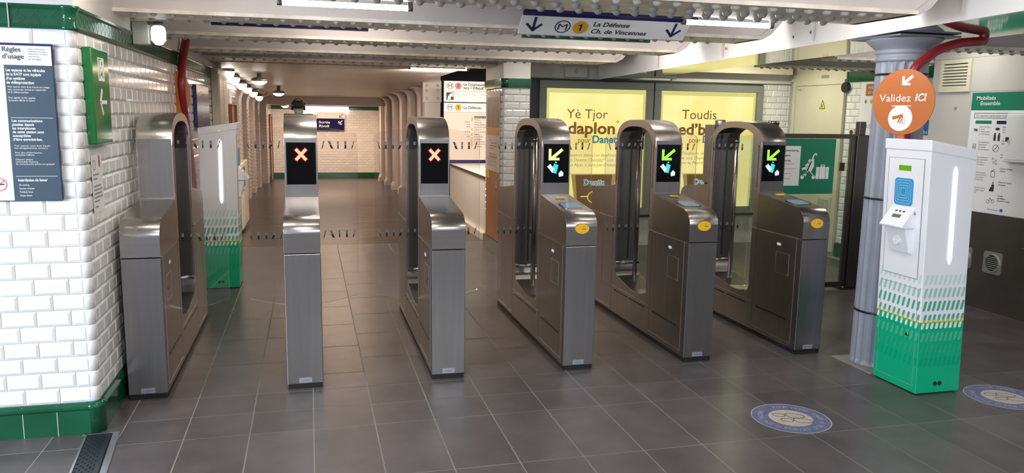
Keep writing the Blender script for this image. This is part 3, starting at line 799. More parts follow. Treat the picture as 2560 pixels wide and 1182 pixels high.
# ---------------------------------------------------------------- validator kiosks
def kiosk(cx, cy, flip, label, disc):
    t = thing('ticket_validator', label, 'ticket validator', (cx, cy, 0), 'white and green ticket validators')
    sg = -1 if flip else 1
    def place(m):
        out = []
        for p in m.V:
            x, y, z = p
            y += .026*z; x -= .012*z     # the cabinet leans a little
            out.append(Vector((cx+sg*x, cy+sg*y, z)))
        m.V = out; return m
    hw, hd = .15, .175
    top = lambda x: 1.443-(x+hw)/.3*.048
    m = M()
    def hexa(x0, x1, y0, y1, z0, zf, mi=0):
        m.add([(x0, y0, z0), (x1, y0, z0), (x1, y1, z0), (x0, y1, z0), (x0, y0, zf(x0)), (x1, y0, zf(x1)), (x1, y1, zf(x1)), (x0, y1, zf(x0))],
              [(0, 3, 2, 1), (4, 5, 6, 7), (0, 1, 5, 4), (1, 2, 6, 5), (2, 3, 7, 6), (3, 0, 4, 7)], mi)
    hexa(-hw, hw, -hd, hd, .42, lambda x: top(x)-.055)
    place(m).build('cabinet', ['white'], t, .004, 2)
    m = M(); hexa(-hw, hw, -hd, hd, .006, lambda x: .42); place(m).build('green_base', ['k_green'], t, .003)
    m = M(); hexa(-hw-.006, hw+.004, -hd-.005, hd+.005, 1.37, lambda x: top(x))
    for i, p in enumerate(m.V[:4]): m.V[i] = Vector((p[0], p[1], top(p[0])-.062))
    place(m).build('lid', ['white'], t, .006, 2)
    faces = [((-hw, 0, 0), -Y3, Z3, -X3, hd, 'side'), ((0, -hd, 0), X3, Z3, -Y3, hw, 'front')]
    if flip: faces[1] = ((0, hd, 0), -X3, Z3, Y3, hw, 'front')
    # printed dashes
    m = M()
    for (O, u, v, n, h, nm) in faces:
        m.fr(O, u, v, n)
        cnt = 9
        for i in range(cnt):
            a = -h+.025+(2*h-.045)*i/(cnt-1)
            for (z, mi) in ((.665, 2), (.590, 1), (.515, 0)): capsule(m, a, z, .058, .017, .25, .0004, .0010, {2: 2, 1: 1, 0: 0}[mi])
            capsule(m, a, .425, .085, .017, .25, .0006, .0014, 0, 'up'); capsule(m, a, .425, .085, .017, .25, .0006, .0014, 6, 'mid'); capsule(m, a, .425, .085, .017, .25, .0006, .0014, 7, 'low')
            for (z, mi) in ((.335, 3), (.262, 4), (.190, 5)): capsule(m, a, z, .055, .017, .25, .0004, .0010, mi)
    place(m).build('printed_dashes', ['k_mint1', 'k_mint2', 'k_mint3', 'k_g1', 'k_g2', 'k_g3', 'k_yel', 'white_s'], t)
    # reader side: doors, display, reader, ticket mouth
    m = M((-hw, 0, 0), -Y3, Z3, -X3)
    m.box(-.138, .135, .665, 1.335, 0, .004); place(m).build('upper_door', ['white'], t, .001)
    m = M((-hw, 0, 0), -Y3, Z3, -X3)
    m.frame(-.148, .148, .045, .610, .002, 0, .0015); m.frame(-.140, .137, .663, 1.337, .0022, 0, .0045)
    place(m).build('door_gaps', ['ink2'], t)
    m = M((-hw, 0, 0), -Y3, Z3, -X3); m.box(-.055, .04, 1.265, 1.295, .004, .006); place(m).build('lcd_display', ['lcd'], t)
    rr = lambda w, h, r, x0, y0: [(x0+p[0], y0+p[1]) for cx_, cy_, a0 in ((w-r, h-r, 0), (-w+r, h-r, 90), (-w+r, -h+r, 180), (w-r, -h+r, 270)) for p in arc(cx_, cy_, r, a0, a0+90, 5)]
    m = M((-hw, 0, 0), -Y3, Z3, -X3)
    m.prism(rr(.070, .077, .02, -.005, 1.145), .004, .010, 0)
    for q in (.92, .72, .52, .32):
        o_ = rr(.066*q, .073*q, .02*q, -.005, 1.145); i_ = rr(.066*q-.004, .073*q-.004, .018*q, -.005, 1.145)
        for k in range(len(o_)):
            k2 = (k+1) % len(o_); m.add([(*o_[k], .0104), (*o_[k2], .0104), (*i_[k2], .0104), (*i_[k], .0104)], [(0, 1, 2, 3)], 1)
    place(m).build('card_target', ['k_blue', 'k_blue2'], t)
    # ticket mouth: wedge that juts out, wider at its lower lip
    w = .088
    m = M((-hw, 0, 0), -Y3, Z3, -X3)
    m.add([(-w, 1.065, .004), (w, 1.065, .004), (-w-.004, .945, .004), (w+.004, .945, .004), (-w-.004, .945, .085), (w+.004, .945, .085), (-w-.004, .955, .088), (w+.004, .955, .088)],
          [(0, 1, 7, 6), (6, 7, 5, 4), (4, 5, 3, 2), (0, 6, 4, 2), (1, 3, 5, 7), (0, 2, 3, 1)])
    m.add([(-.078, .944, .004), (.078, .944, .004), (.078, .80, .004), (-.078, .80, .004), (-.078, .944, .055), (.078, .944, .055), (.078, .80, .02), (-.078, .80, .02)],
          [(0, 1, 2, 3), (4, 7, 6, 5), (0, 4, 5, 1), (1, 5, 6, 2), (2, 6, 7, 3), (3, 7, 4, 0)])
    tm = place(m).build('ticket_mouth', ['white'], t, .002)
    a = Vector((0, -.110, .084)).normalized(); 
    m = M(Vector((-hw, 0, 0))+Z3*1.065-X3*.004, -Y3, (-Z3*.110-X3*.084).normalized(), (-X3*.110+Z3*.084).normalized())
    for y_ in (-.028, .002, .032): m.box(y_-.008, y_+.008, .035, .044, .0008, .0018, 0)
    m.box(-.035, .03, .062, .084, .0008, .0018, 1)
    place(m).build('mouth_display', ['ink', 'lcd_d'], tm)
    m = M((-hw, 0, 0), -Y3, Z3, -X3); m.disc(.0, .868, .026, .03, .045, 24, 0); m.box(-.018, .018, .858, .868, .045, .048, 1); place(m).build('return_cup', ['white_s', 'white'], t)
    m = M((-hw, 0, 0), -Y3, Z3, -X3); m.cyl((.088, 1.03, 0), (.088, 1.03, .012), .010, n=16); m.cyl((.088, .335, 0), (.088, .335, .010), .010, n=16); place(m).build('locks', ['chrome'], t)
    # light strip on the side
    O, u, v, n, h, nm = faces[1]
    m = M(O, u, v, n)
    s0 = .02
    m.prism([(s0-.012, .78), (s0, .752), (s0+.012, .78), (s0+.012, 1.27), (s0, 1.30), (s0-.012, 1.27)], .0005, .004)
    place(m).build('light_strip', ['strip'], t)
    m = M(O, u, v, n); m.disc(-.020, .060, .012, .0005, .003, 20, 0); m.disc(.012, .060, .012, .0005, .003, 20, 0); place(m).build('cable_grommets', ['black'], t)
    if disc:
        c = Vector((3.312, 3.862, 1.652)); ang = math.radians(72); u = Vector((math.cos(ang), -math.sin(ang), 0)); n = -u.cross(Z3); n = Vector((-math.sin(ang), -math.cos(ang), 0))
        r = .186
        m = M(c, u, Z3, n); m.disc(0, 0, r, -.006, 0, 64, 0); d = m.build('sign_disc', ['orange'], t)
        m = M(c, u, Z3, n); m.box(-.02, .02, -.225, -.14, -.016, -.006, 0); m.build('disc_bracket', ['orange'], t)
        text('Validez', c+u*-.146+Z3*.003, u, Z3, .042, 'white_s', d, width=.193, lift=.002)
        text('ICI', c+u*.072+Z3*.005, u, Z3, .042, 'white_s', d, width=.066, bold=.02, shear=.15, lift=.002)
        m = M(c, u, Z3, n)
        m.bar((.048, .146), (0, .108), .017, .0005, .002); m.box(-.015, -.001, .094, .146, .0005, .002); m.box(-.015, .036, .094, .107, .0005, .002); m.build('arrow', ['white_s'], d)
        m = M(c, u, Z3, n); m.box(-.066, .052, -.0245, -.020, .0005, .002)
        m.build('underline', ['white_s'], d)
        m = M(c, u, Z3, n); m.disc(-.008, -.092, .073, .0005, .0018, 48, 0)
        m.build('roundel', ['white_s'], d)
        m = M(c, u, Z3, n)
        m.prism([(-.052, -.102), (.010, -.085), (.006, -.064), (-.056, -.080)], .0018, .0024, 0); m.prism([(-.048, -.082), (.004, -.068), (.002, -.058), (-.052, -.071)], .0024, .003, 1)
        m.prism([(-.022, -.118), (-.004, -.120), (.010, -.086), (-.012, -.084)], .0024, .003, 0); m.prism([(.002, -.124), (.024, -.128), (.028, -.088), (.010, -.086)], .003, .0036, 1)
        m.frame(.004, .024, -.125, -.089, .0015, .0036, .004, 0); m.box(.011, .014, -.125, -.089, .0036, .004, 0)
        m.bar((-.012, -.118), (.002, -.09), .004, .003, .0036, 1)
        m.build('ticket_pictogram', ['orange', 'white_s'], d)
    return t
kiosk(3.462, 3.732, False, 'white and green ticket validator with orange disc on top, beside the fluted column', True)
kiosk(-.772, 7.29, True, 'white and green ticket validator without disc behind the leftmost gate', False)

# ---------------------------------------------------------------- column, pipes
def column():
    cx, cy = 3.525, 4.145
    t = thing('fluted_column', 'grey-blue fluted iron column behind the white and green validator', 'column', (cx, cy, 0))
    m = M(); m.box(3.31, 3.76, 3.93, 4.30, -.002, .004); m.build('footing_slab', ['concrete'], t)
    m = M(); m.lathe([(.160, .004, .3), (.155, .03, 1), (.152, .9, 1), (.148, 1.88, 1), (.147, 1.90, .5), (.146, 1.905, .0)], (cx, cy, 0), 160, 0, flute=.07, nf=20); m.build('shaft', ['col'], t)
    m = M(); m.lathe([(.146, 1.895), (.156, 1.905), (.156, 1.918), (.149, 1.922), (.149, 1.942), (.158, 1.946), (.160, 1.956), (.150, 1.962), (.155, 1.968), (.185, 1.995), (.212, 2.020), (.216, 2.030), (.20, 2.034)], (cx, cy, 0), 64); m.build('capital', ['col'], t)
    m = M(); m.box(cx-.215, cx+.215, cy-.215, cy+.215, 2.033, 2.0445); m.build('abacus', ['col'], t, .003)
    for z, r in ((1.822, .148), (1.065, .152), (.345, .1545)):
        m = M(); m.lathe([(r-.002, z-.006), (r+.003, z-.006), (r+.003, z+.006), (r-.002, z+.006)], (cx, cy, 0), 48); m.build('strap', ['black'], t)
column()
m = M()
def spline(pts, n=6):
    out = []
    P = [Vector(p) for p in pts]
    for i in range(len(P)-1):
        a, b, c, d = P[max(i-1, 0)], P[i], P[i+1], P[min(i+2, len(P)-1)]
        for k in range(n):
            t = k/n; out.append(.5*((2*b)+(c-a)*t+(2*a-5*b+4*c-d)*t*t+(3*b-a-3*c+d)*t**3))
    out.append(P[-1]); return out
m.tube(spline([(3.47, 3.98, 0), (3.47, 3.98, .7), (3.47, 3.98, 1.3), (3.425, 3.97, 1.65), (3.437, 3.94, 1.838), (3.512, 3.93, 1.913), (3.594, 3.93, 1.962), (3.718, 3.93, 2.0), (3.83, 3.93, 2.014), (3.885, 3.93, 2.022), (3.90, 3.93, 2.05), (3.90, 3.93, 2.3)]), .027)
tag(m.build('red_pipe', ['red']), 'red pipe curving from the ceiling to behind the orange disc', 'pipe')
m = M(); m.tube(spline([(-.955, 7.0, 2.10), (-.965, 6.86, 1.95), (-.970, 6.75, 1.78), (-.970, 6.78, 1.58), (-.970, 6.92, 1.36), (-.970, 7.05, 1.1), (-.970, 7.1, .85), (-.970, 7.1, .4), (-.970, 7.1, .0)]), .033)
tag(m.build('red_pipe', ['red']), 'red pipe running down the left tiled wall behind the leftmost gate', 'pipe')

# ---------------------------------------------------------------- things on the left wall
def rules_sign():
    x0, x1, z0, z1 = -1.72, -1.096, 1.127, 1.822; yf = 3.945
    t = thing('rules_sign', 'grey and white station rules board on the left tiled wall', 'sign', ((x0+x1)/2, yf, z0))
    m = M((0, yf, 0), **FRONT); m.box(x0, x1, z0, z1, -.024, 0, 0); m.build('board', ['navy'], t, .002)
    m = M((0, yf, 0), **FRONT); m.box(x0, x1-.003, z0+.003, z1-.010, 0, .001, 0); m.build('white_field', ['white_s'], t)
    m = M((0, yf, 0), **FRONT); m.box(-1.289, x1-.001, z0+.002, 1.728, .001, .002, 0); m.build('slate_field', ['slate'], t)
    y = yf-.002
    text('Règles\nd\u2019usage', (-1.292, y, 1.785), X3, Z3, .021, 'slate', t, width=.084, bold=.012, gap=1.0)
    text('Online information\nPraktische Hinweise\nInformación al viajero\nInformazioni\nper passeggeri', (-1.190, y, 1.795), X3, Z3, .0065, 'slate', t, width=.078, gap=1.15)
    text('Les espaces et les véhicules\nde la RATP sont équipés\nd\u2019un système\nde vidéoprotection', (-1.283, y, 1.700), X3, Z3, .0125, 'white_s', t, width=.155, bold=.02, gap=1.0)
    text('Pour exercer votre droit d\u2019accès aux images\nvous concernant, écrivez au responsable\nde la vidéoprotection.\n\nPour signaler un fait, appelez\nle numéro affiché en station', (-1.280, y, 1.630), X3, Z3, .0075, 'white_s', t, width=.165, gap=1.1)
    m = M((0, y, 0), **FRONT)
    for z in (1.498, 1.238): m.box(-1.277, -1.11, z, z+.0015, .0, .001)
    m.build('rule_lines', ['white_s'], t)
    text('Les communications\npassées depuis\nles interphones\nde cette station sont\nsusceptibles\nd\u2019être enregistrées.', (-1.275, y, 1.480), X3, Z3, .0115, 'white_s', t, width=.125, bold=.02, gap=1.0)
    text('Pour exercer votre droit d\u2019accès\naux enregistrements, écrivez à\n\nPour plus d\u2019informations,\nconsultez l\u2019affiche\n\nDéposer plainte\nUnerlaubte Nutzung\nSu comunicación puede ser grabada', (-1.272, y, 1.372), X3, Z3, .0065, 'white_s', t, width=.155, gap=1.1)
    text('Interdiction de fumer', (-1.268, y, 1.216), X3, Z3, .0125, 'white_s', t, width=.118, bold=.02)
    text('No smoking\nRauchen verboten\nProhibido fumar\nVietato fumare', (-1.266, y, 1.196), X3, Z3, .0085, 'white_s', t, width=.06, gap=1.3)
    m = M((0, y, 0), **FRONT); m.ring(-1.345, 1.203, .026, .031, 0, .001, 32, 0); m.bar((-1.366, 1.185), (-1.324, 1.221), .005, 0, .001, 0); m.box(-1.362, -1.325, 1.200, 1.206, .001, .0015, 1); m.build('no_smoking_symbol', ['m7', 'ink'], t)
rules_sign()
def exit_sign():
    t = thing('exit_sign', 'green emergency exit sign with white arrow on the left side wall', 'sign', (XW+.02, 4.22, 1.376))
    m = M((XW, 0, 0), **LEFTW); m.box(4.07, 4.38, 1.376, 1.826, .004, .045); m.build('sign_box', ['exit'], t, .006, 2)
    m = M((XW+.045, 0, 0), **LEFTW); m.box(4.175, 4.285, 1.675, 1.785, 0, .001, 0)
    m.prism([(4.19, 1.685), (4.20, 1.685), (4.20, 1.775), (4.235, 1.775), (4.235, 1.78), (4.19, 1.78)], .001, .0015, 1)
    m.disc(4.243, 1.758, .010, .001, .0015, 16, 1); m.prism([(4.225, 1.745), (4.25, 1.745), (4.256, 1.715), (4.235, 1.705), (4.222, 1.72)], .001, .0015, 1)
    m.bar((4.24, 1.712), (4.258, 1.69), .010, .001, .0015, 1); m.bar((4.235, 1.712), (4.215, 1.698), .010, .001, .0015, 1); m.bar((4.25, 1.74), (4.268, 1.728), .007, .001, .0015, 1); m.bar((4.228, 1.74), (4.212, 1.725), .007, .001, .0015, 1)
    m.build('running_figure', ['white_s', 'exit'], t)
    m = M((XW+.045, 0, 0), **LEFTW); m.box(4.20, 4.305, 1.566, 1.584, 0, .001); m.bar((4.185, 1.575), (4.225, 1.635), .020, 0, .001); m.bar((4.185, 1.575), (4.225, 1.515), .020, 0, .001); m.build('arrow', ['white_s'], t)
exit_sign()
def paper_notice():
    t = thing('paper_notice', 'worn white paper notice taped under the green exit sign', 'notice', (XW+.01, 4.18, 1.04))
    m = M((XW+.009, 0, 0), **LEFTW); m.box(4.085, 4.275, 1.045, 1.325, 0, .0015); m.build('sheet', ['white_s'], t)
    m = M((XW+.0105, 0, 0), **LEFTW); m.ring(4.13, 1.275, .02, .026, 0, .0006, 20, 0); m.disc(4.225, 1.29, .018, 0, .0006, 16, 1, .03); m.build('printed_emblems', ['ink2', 'orange'], t)
    m = M((XW+.0105, 0, 0), **LEFTW)
    for i, (z, w) in enumerate(((1.225, .10), (1.205, .07), (1.17, .13), (1.152, .15), (1.134, .14), (1.116, .15), (1.098, .09), (1.07, .06))): m.box(4.105, 4.105+w, z, z+.008, 0, .0006)
    m.build('print_lines', ['ink2'], t)
paper_notice()
def emergency_lamp():
    t = thing('emergency_lamp', 'glowing round emergency lamp bracketed on the left wall above the green cornice', 'lamp', (-.93, 5.22, 1.92))
    m = M(); m.box(-1.0, -.91, 5.16, 5.22, 1.925, 2.058, 0); m.build('bracket_box', ['wall_g'], t, .004)
    m = M(); m.lathe([(.0, -.066), (.02, -.062), (.034, -.045), (.041, -.02), (.042, .01), (.038, .036), (.022, .05), (0, .052)], (-.852, 5.14, 1.985), 24); m.build('diffuser', ['lampg'], t)
    m = M(); m.cyl((-.852, 5.14, 2.032), (-.852, 5.14, 2.055), .03, n=20); m.box(-.905, -.86, 5.12, 5.19, 2.035, 2.055); m.build('cap', ['grey_m'], t)
    m = M(); m.lathe([(.040, -.040), (.0425, -.030)], (-.852, 5.14, 1.985), 24); m.build('green_band', ['exit_e'], t)
emergency_lamp()
def wall_bits():
    m = M((XW, 0, 0), **LEFTW)
    c = Vector((-.985, 6.76, 1.672)); n = Vector((.96, -.28, 0)); u = Vector((.28, .96, 0))
    m.fr(c, u, Z3, n); m.disc(0, 0, .175, -.004, .003, 48)
    t = thing('orange_wall_disc', 'orange disc seen edge-on mounted on the left tiled wall', 'sign', (-.985, 6.76, 1.5))
    m.build('disc', ['orange'], t)
    m = M(); m.box(-1.008, -.985, 6.75, 6.775, 1.66, 1.685); m.build('bracket', ['grey_m'], t)
    t = thing('navy_station_sign', 'deep navy enamel box sign jutting from the left wall past the red pipe', 'sign', (-.95, 8.1, 1.36))
    m = M(); m.box(-1.004, -.972, 7.62, 8.52, 1.36, 1.77); m.build('sign_box', ['navy'], t, .003)
    text('+ Sortie', (-.972, 7.75, 1.66), Y3, Z3, .055, 'white_s', t, width=.55); text('Rivoli', (-.972, 8.0, 1.47), Y3, Z3, .03, 'white_s', t, width=.3)
    m = M(); m.box(-.9725, -.971, 7.66, 8.48, 1.585, 1.59); m.build('rule_line', ['white_s'], t)
    t = thing('service_cabinet', 'tall cream service cabinet on the left wall beyond the navy sign', 'cabinet', (-.95, 9.5, 0))
    m = M(); m.box(-1.004, -.93, 9.05, 9.98, .2, 1.99); m.build('body', ['cream2'], t, .004)
    m = M(); m.box(-.93, -.925, 9.1, 9.5, .25, 1.93); m.box(-.93, -.925, 9.53, 9.93, .25, 1.93); m.build('door', ['cream2'], t)
    m = M(); m.box(-.925, -.915, 9.46, 9.48, 1.0, 1.12); m.build('handle', ['black'], t)
    m = M(); m.box(-1.004, -.92, 9.2, 9.7, 0, .2); m.build('plinth', ['cream2'], t)
    m = M(); m.box(-1.004, -.93, 10.22, 10.50, 1.62, 1.80); tag(m.build('junction_box', ['white_s'], bevel=.004), 'small white junction box on the left wall past the cream cabinet', 'box')
    m = M(); m.box(-1.004, -.96, 9.62, 9.72, 1.985, 2.05); 
    tag(m.build('door_chime', ['white_s'], bevel=.004), 'little white speaker on top of the cream cabinet', 'box')
    t = thing('framed_poster', 'narrow brown-framed poster on the left wall before the riveted ribs', 'poster', (-.98, 11.2, .9))
    m = M((XW, 0, 0), **LEFTW); m.frame(10.85, 11.6, .9, 1.66, .05, .008, .05); m.build('frame', ['wood'], t)
    m = M((XW, 0, 0), **LEFTW); m.box(10.89, 11.56, .94, 1.62, .008, .02); m.build('print', ['photo'], t)
    # lit advert cases
    t = thing('ticket_machine', 'cream ticket machine in the left wall just past the validator', 'machine', (-.9, 11.0, 0))
    m = M(); m.box(-1.004, -.86, 10.62, 11.75, 0, .86); m.build('body', ['cream2'], t, .01)
    m = M(); m.box(-.86, -.85, 10.7, 11.1, .55, .8); m.build('panel', ['black'], t)
wall_bits()
# floor drain
def drain():
    t = thing('floor_drain', 'dark slotted drain channel in the floor at the tiled corner', 'drain', (-1.0, 3.3, 0))
    dx = .10
    m = M((-1.085, 3.945, 0), X3, Vector((dx, -1, 0)).normalized(), Z3)
    m.box(.012, .022, 0, 1.6, -.002, .003, 0); m.box(.135, .163, 0, 1.6, -.002, .0035, 0); m.box(.0, .165, -.0, .008, -.002, .003, 0)
    m.build('edge_rail', ['galv'], t)
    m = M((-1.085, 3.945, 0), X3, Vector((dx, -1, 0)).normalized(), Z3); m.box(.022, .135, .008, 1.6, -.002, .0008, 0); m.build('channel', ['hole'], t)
    m = M((-1.085, 3.945, 0), X3, Vector((dx, -1, 0)).normalized(), Z3)
    for i in range(72):
        b = .012+i*.022
        for j in range(3):
            a0 = .026+j*.027+(.012 if i % 2 else 0)
            m.box(a0, a0+.020, b, b+.010, .0008, .0028)
        m.box(.024, .112, b+.012, b+.019, .0008, .0026)
    m.box(.105, .128, .01, 1.6, .0008, .003); m.build('grate', ['iron'], t)
drain()

# ---------------------------------------------------------------- hanging signs and tubes
def platform_sign():
    t = thing('platform_direction_sign', 'white hanging line 1 direction sign with two navy arrows under the ceiling', 'sign', (1.78, 4.6, 2.03))
    A = Vector((1.232, 4.690, 2.028)); B = Vector((2.348, 4.690, 2.028)); up = Vector((0, -.135, .118))
    v = up.normalized(); n = Vector((0, -v.z, v.y)); Lh = up.length
    O = A
    w = B.x-A.x
    m = M(O, X3, v, n); m.box(-.0, w-.03, 0, Lh-.028, -.012, 0); m.build('panel', ['white_s'], t, .001)
    m = M(O, X3, v, n); m.box(0, w+.005, Lh-.028, Lh, -.018, .006); m.build('top_rail', ['navy'], t, .001)
    m = M(); m.box(1.35, 1.37, 4.64, 4.74, 2.105, 2.125); m.box(2.2, 2.22, 4.64, 4.74, 2.105, 2.125); m.build('hanger', ['grey_m'], t)
    m = M(O, X3, v, n)
    def arrow(cx):
        m.bar((cx, Lh-.042), (cx, .032), .016, .0005, .0015); m.bar((cx-.048, .085), (cx+.006, .028), .016, .0005, .0015); m.bar((cx+.048, .085), (cx-.006, .028), .016, .0005, .0015)
    arrow(.085); arrow(w-.125)
    m.build('arrow', ['navy_t'], t)
    m = M(O, X3, v, n); m.ring(.265, .072, .043, .049, .0005, .0015, 40); m.build('metro_ring', ['navy_t'], t)
    text('M', O+X3*.236+v*.047, X3, v, .050, 'navy_t', t, width=.058, lift=.0015)
    m = M(O, X3, v, n); m.disc(.378, .072, .049, .0005, .0015, 40); m.build('line_roundel', ['m1'], t)
    m = M(O, X3, v, n); m.box(.376, .386, .047, .099, .0015, .0025); m.bar((.384, .096), (.366, .084), .009, .0015, .0025); m.build('digit_one', ['navy_t'], t)
    text('La Défense', O+X3*.455+v*.087, X3, v, .034, 'ink', t, width=.235, bold=.02, shear=.12, lift=.0015)
    text('Ch. de Vincennes', O+X3*.455+v*.030, X3, v, .034, 'ink', t, width=.365, bold=.02, shear=.12, lift=.0015)
platform_sign()
m = M(); m.box(-.55, .372, 5.075, 5.11, 2.045, 2.25); tag(m.build('navy_hanging_sign', ['navy'], bevel=.002), 'long navy sign panel peeping below the second riveted beam, top left', 'sign')
m = M(); m.box(1.365, 2.27, 5.075, 5.11, 2.045, 2.25); tag(m.build('green_hanging_sign', ['p_green'], bevel=.002), 'dark green sign strip peeping out beneath the line 1 direction sign', 'sign')
def batten(x0, x1, y, z, label, warm=False, unit=True):
    t = thing('fluorescent_tube', label, 'lamp', ((x0+x1)/2, y, z), 'fluorescent tubes between the beams')
    m = M(); m.cyl((x0, y, z), (x1, y, z), .013, n=12); m.build('tube', ['tube_c' if warm else 'tube'], t)
    for x in (x0, x1):
        m = M(); m.cyl((x-.012, y, z), (x+.012, y, z), .0145, n=12); m.box(x-.012, x+.012, y-.012, y+.012, z, z+.045); m.box(x-.012, x+.012, y-.145, y+.012, z+.034, z+.045); m.build('socket', ['grey_m'], t)
batten(-.12, .49, 3.93, 2.048, 'bare fluorescent tube at the top edge above the navy sign panel')
batten(1.945, 2.47, 3.93, 2.048, 'bare fluorescent tube right of the line 1 direction sign')
batten(1.12, 1.79, 9.06, 2.048, 'fluorescent tube behind the last riveted beam above the line board', True)
def bulbs():
    L = [(590, 183), (603, 193), (618, 207), (627, 217), (637, 230), (647, 243)]
    P = [(-.93, 10.2, 1.99), (-.95, 11.2, 1.955), (-.95, 12.4, 1.915), (-.95, 13.5, 1.885), (-.95, 14.9, 1.850), (-.95, 16.6, 1.805)]
    nm = ('nearest', 'second nearest', 'third', 'fourth', 'fifth', 'farthest')
    for k, p in enumerate(P):
        t = thing('wall_bulb', '%s globe bulb in the row along the left corridor ceiling edge' % nm[k], 'lamp', p, 'globe bulbs along the left corridor edge')
        m = M(); m.lathe([(0, -.075), (.035, -.066), (.062, -.04), (.072, -.005), (.066, .02)], p, 20); m.build('globe', ['bulb'], t)
        m = M(); m.lathe([(.068, .015), (.074, .02), (.070, .05), (.04, .075), (.0, .08)], p, 20); m.build('lamp_holder', ['grey_m'], t)
    for k, (p, l) in enumerate((((-.62, 11.0, 1.93), 'lit ceiling dome lamp close behind the last riveted beam'), ((-.52, 15.0, 1.86), 'lit ceiling dome lamp halfway down the corridor'), ((-.62, 22.4, 1.68), 'lit dome lamp at the far corridor end above the man'))):
        t = thing('ceiling_dome_lamp', l, 'lamp', p, 'dome lamps on the corridor ceiling')
        zt = 2.05-.0104*(p[1]-8.98)
        m = M(); m.lathe([(0, -.055), (.05, -.048), (.09, -.02), (.10, 0)], p, 24); m.build('dome', ['bulb'], t)
        m = M(); m.lathe([(.108, -.005), (.110, .02), (.08, .04), (.03, .05), (.03, max(.051, zt-p[2]+.004))], p, 24); m.build('base', ['grey_m'], t)
bulbs()
for (x, y, z, p) in ((.2, 10.8, 2.02, 24), (.3, 13.8, 1.985, 34), (.4, 17.2, 1.95, 46), (.5, 22.3, 1.89, 88)):  # unseen fill panels added to stand in for the ceiling lamps
    area('corridor_fill', (x, y, z), (x, y, 0), 1.2, .3, p, (1, .71, .51))
area('board_tube', (1.45, 9.2, 2.0), (2.1, 12.0, 1.4), .6, .05, 52, (1, .88, .78))
area('counter_fill', (1.45, 10.3, 2.02), (2.1, 10.5, .45), .05, .8, 17, (1, .88, .78))  # added fill to brighten the counter front, no tube hangs here
area('booth_light', (2.6, 10.6, 2.3), (2.5, 10.9, .8), .8, .3, 24, (1, .86, .74))

# ---------------------------------------------------------------- far end
def far_end():
    t = thing('lit_exit_panel', 'glaring lit white panel at the far corridor end behind the man', 'sign', (.65, 23.9, 1.36))
    m = M((0, 23.9, 0), **FRONT); m.box(-.15, 1.15, 1.53, 1.69, -.09, 0, 0); m.build('light_box', ['sign_e'], t, .02)
    m = M((0, 23.9, 0), **FRONT); m.box(.25, 1.03, 1.345, 1.53, -.07, -.01, 0); m.build('white_panel', ['white_s'], t)
    m = M((0, 23.9, 0), **FRONT); m.bar((.97, 1.48), (.88, 1.39), .02, -.01, -.005); m.box(.87, .96, 1.37, 1.39, -.01, -.005); m.box(.87, .89, 1.37, 1.46, -.01, -.005); m.build('arrow', ['ink2'], t)
    t = thing('navy_exit_sign', 'navy sign with white arrow on the far tiled wall', 'sign', (.62, 23.9, 1.0))
    m = M((0, 23.9, 0), **FRONT); m.box(.22, 1.01, 1.0, 1.335, -.07, 0); m.build('panel', ['navy_m'], t)
    m = M((0, 23.9, 0), **FRONT); m.bar((.955, 1.29), (.86, 1.19), .03, 0, .005); m.box(.84, .945, 1.17, 1.20, 0, .005); m.box(.84, .87, 1.17, 1.275, 0, .005); m.build('arrow', ['white_s'], t)
    text('Sortie\nRivoli', (.28, 23.9, 1.20), X3, Z3, .07, 'white_s', t, width=.32, bold=.02, gap=1.1)
    t = thing('side_doorway', 'brown-framed doorway at the far left end of the corridor', 'door', (-1.1, 22.9, slope(22.9)))
    m = M((-1.05, 0, 0), **LEFTW); zb = slope(23)-.03
    m.frame(22.35, 23.5, zb, 1.45, .07, 0, .04); m.build('frame', ['wood'], t)
    m = M((-1.05, 0, 0), **LEFTW); m.box(22.41, 23.44, zb+.06, 1.39, -.01, .01); m.build('panel', ['cream2'], t)
    m = M(); m.box(-1.32, -1.055, 21.95, 24, -.5, 2.0); struct(m.build('wall_left_3', ['tile']))
    m = M(); m.box(-1.055, -1.03, 21.95, 22.35, slope(22)-.03, slope(22)+.16); struct(m.build('baseboard_left_2', ['green']))
far_end()

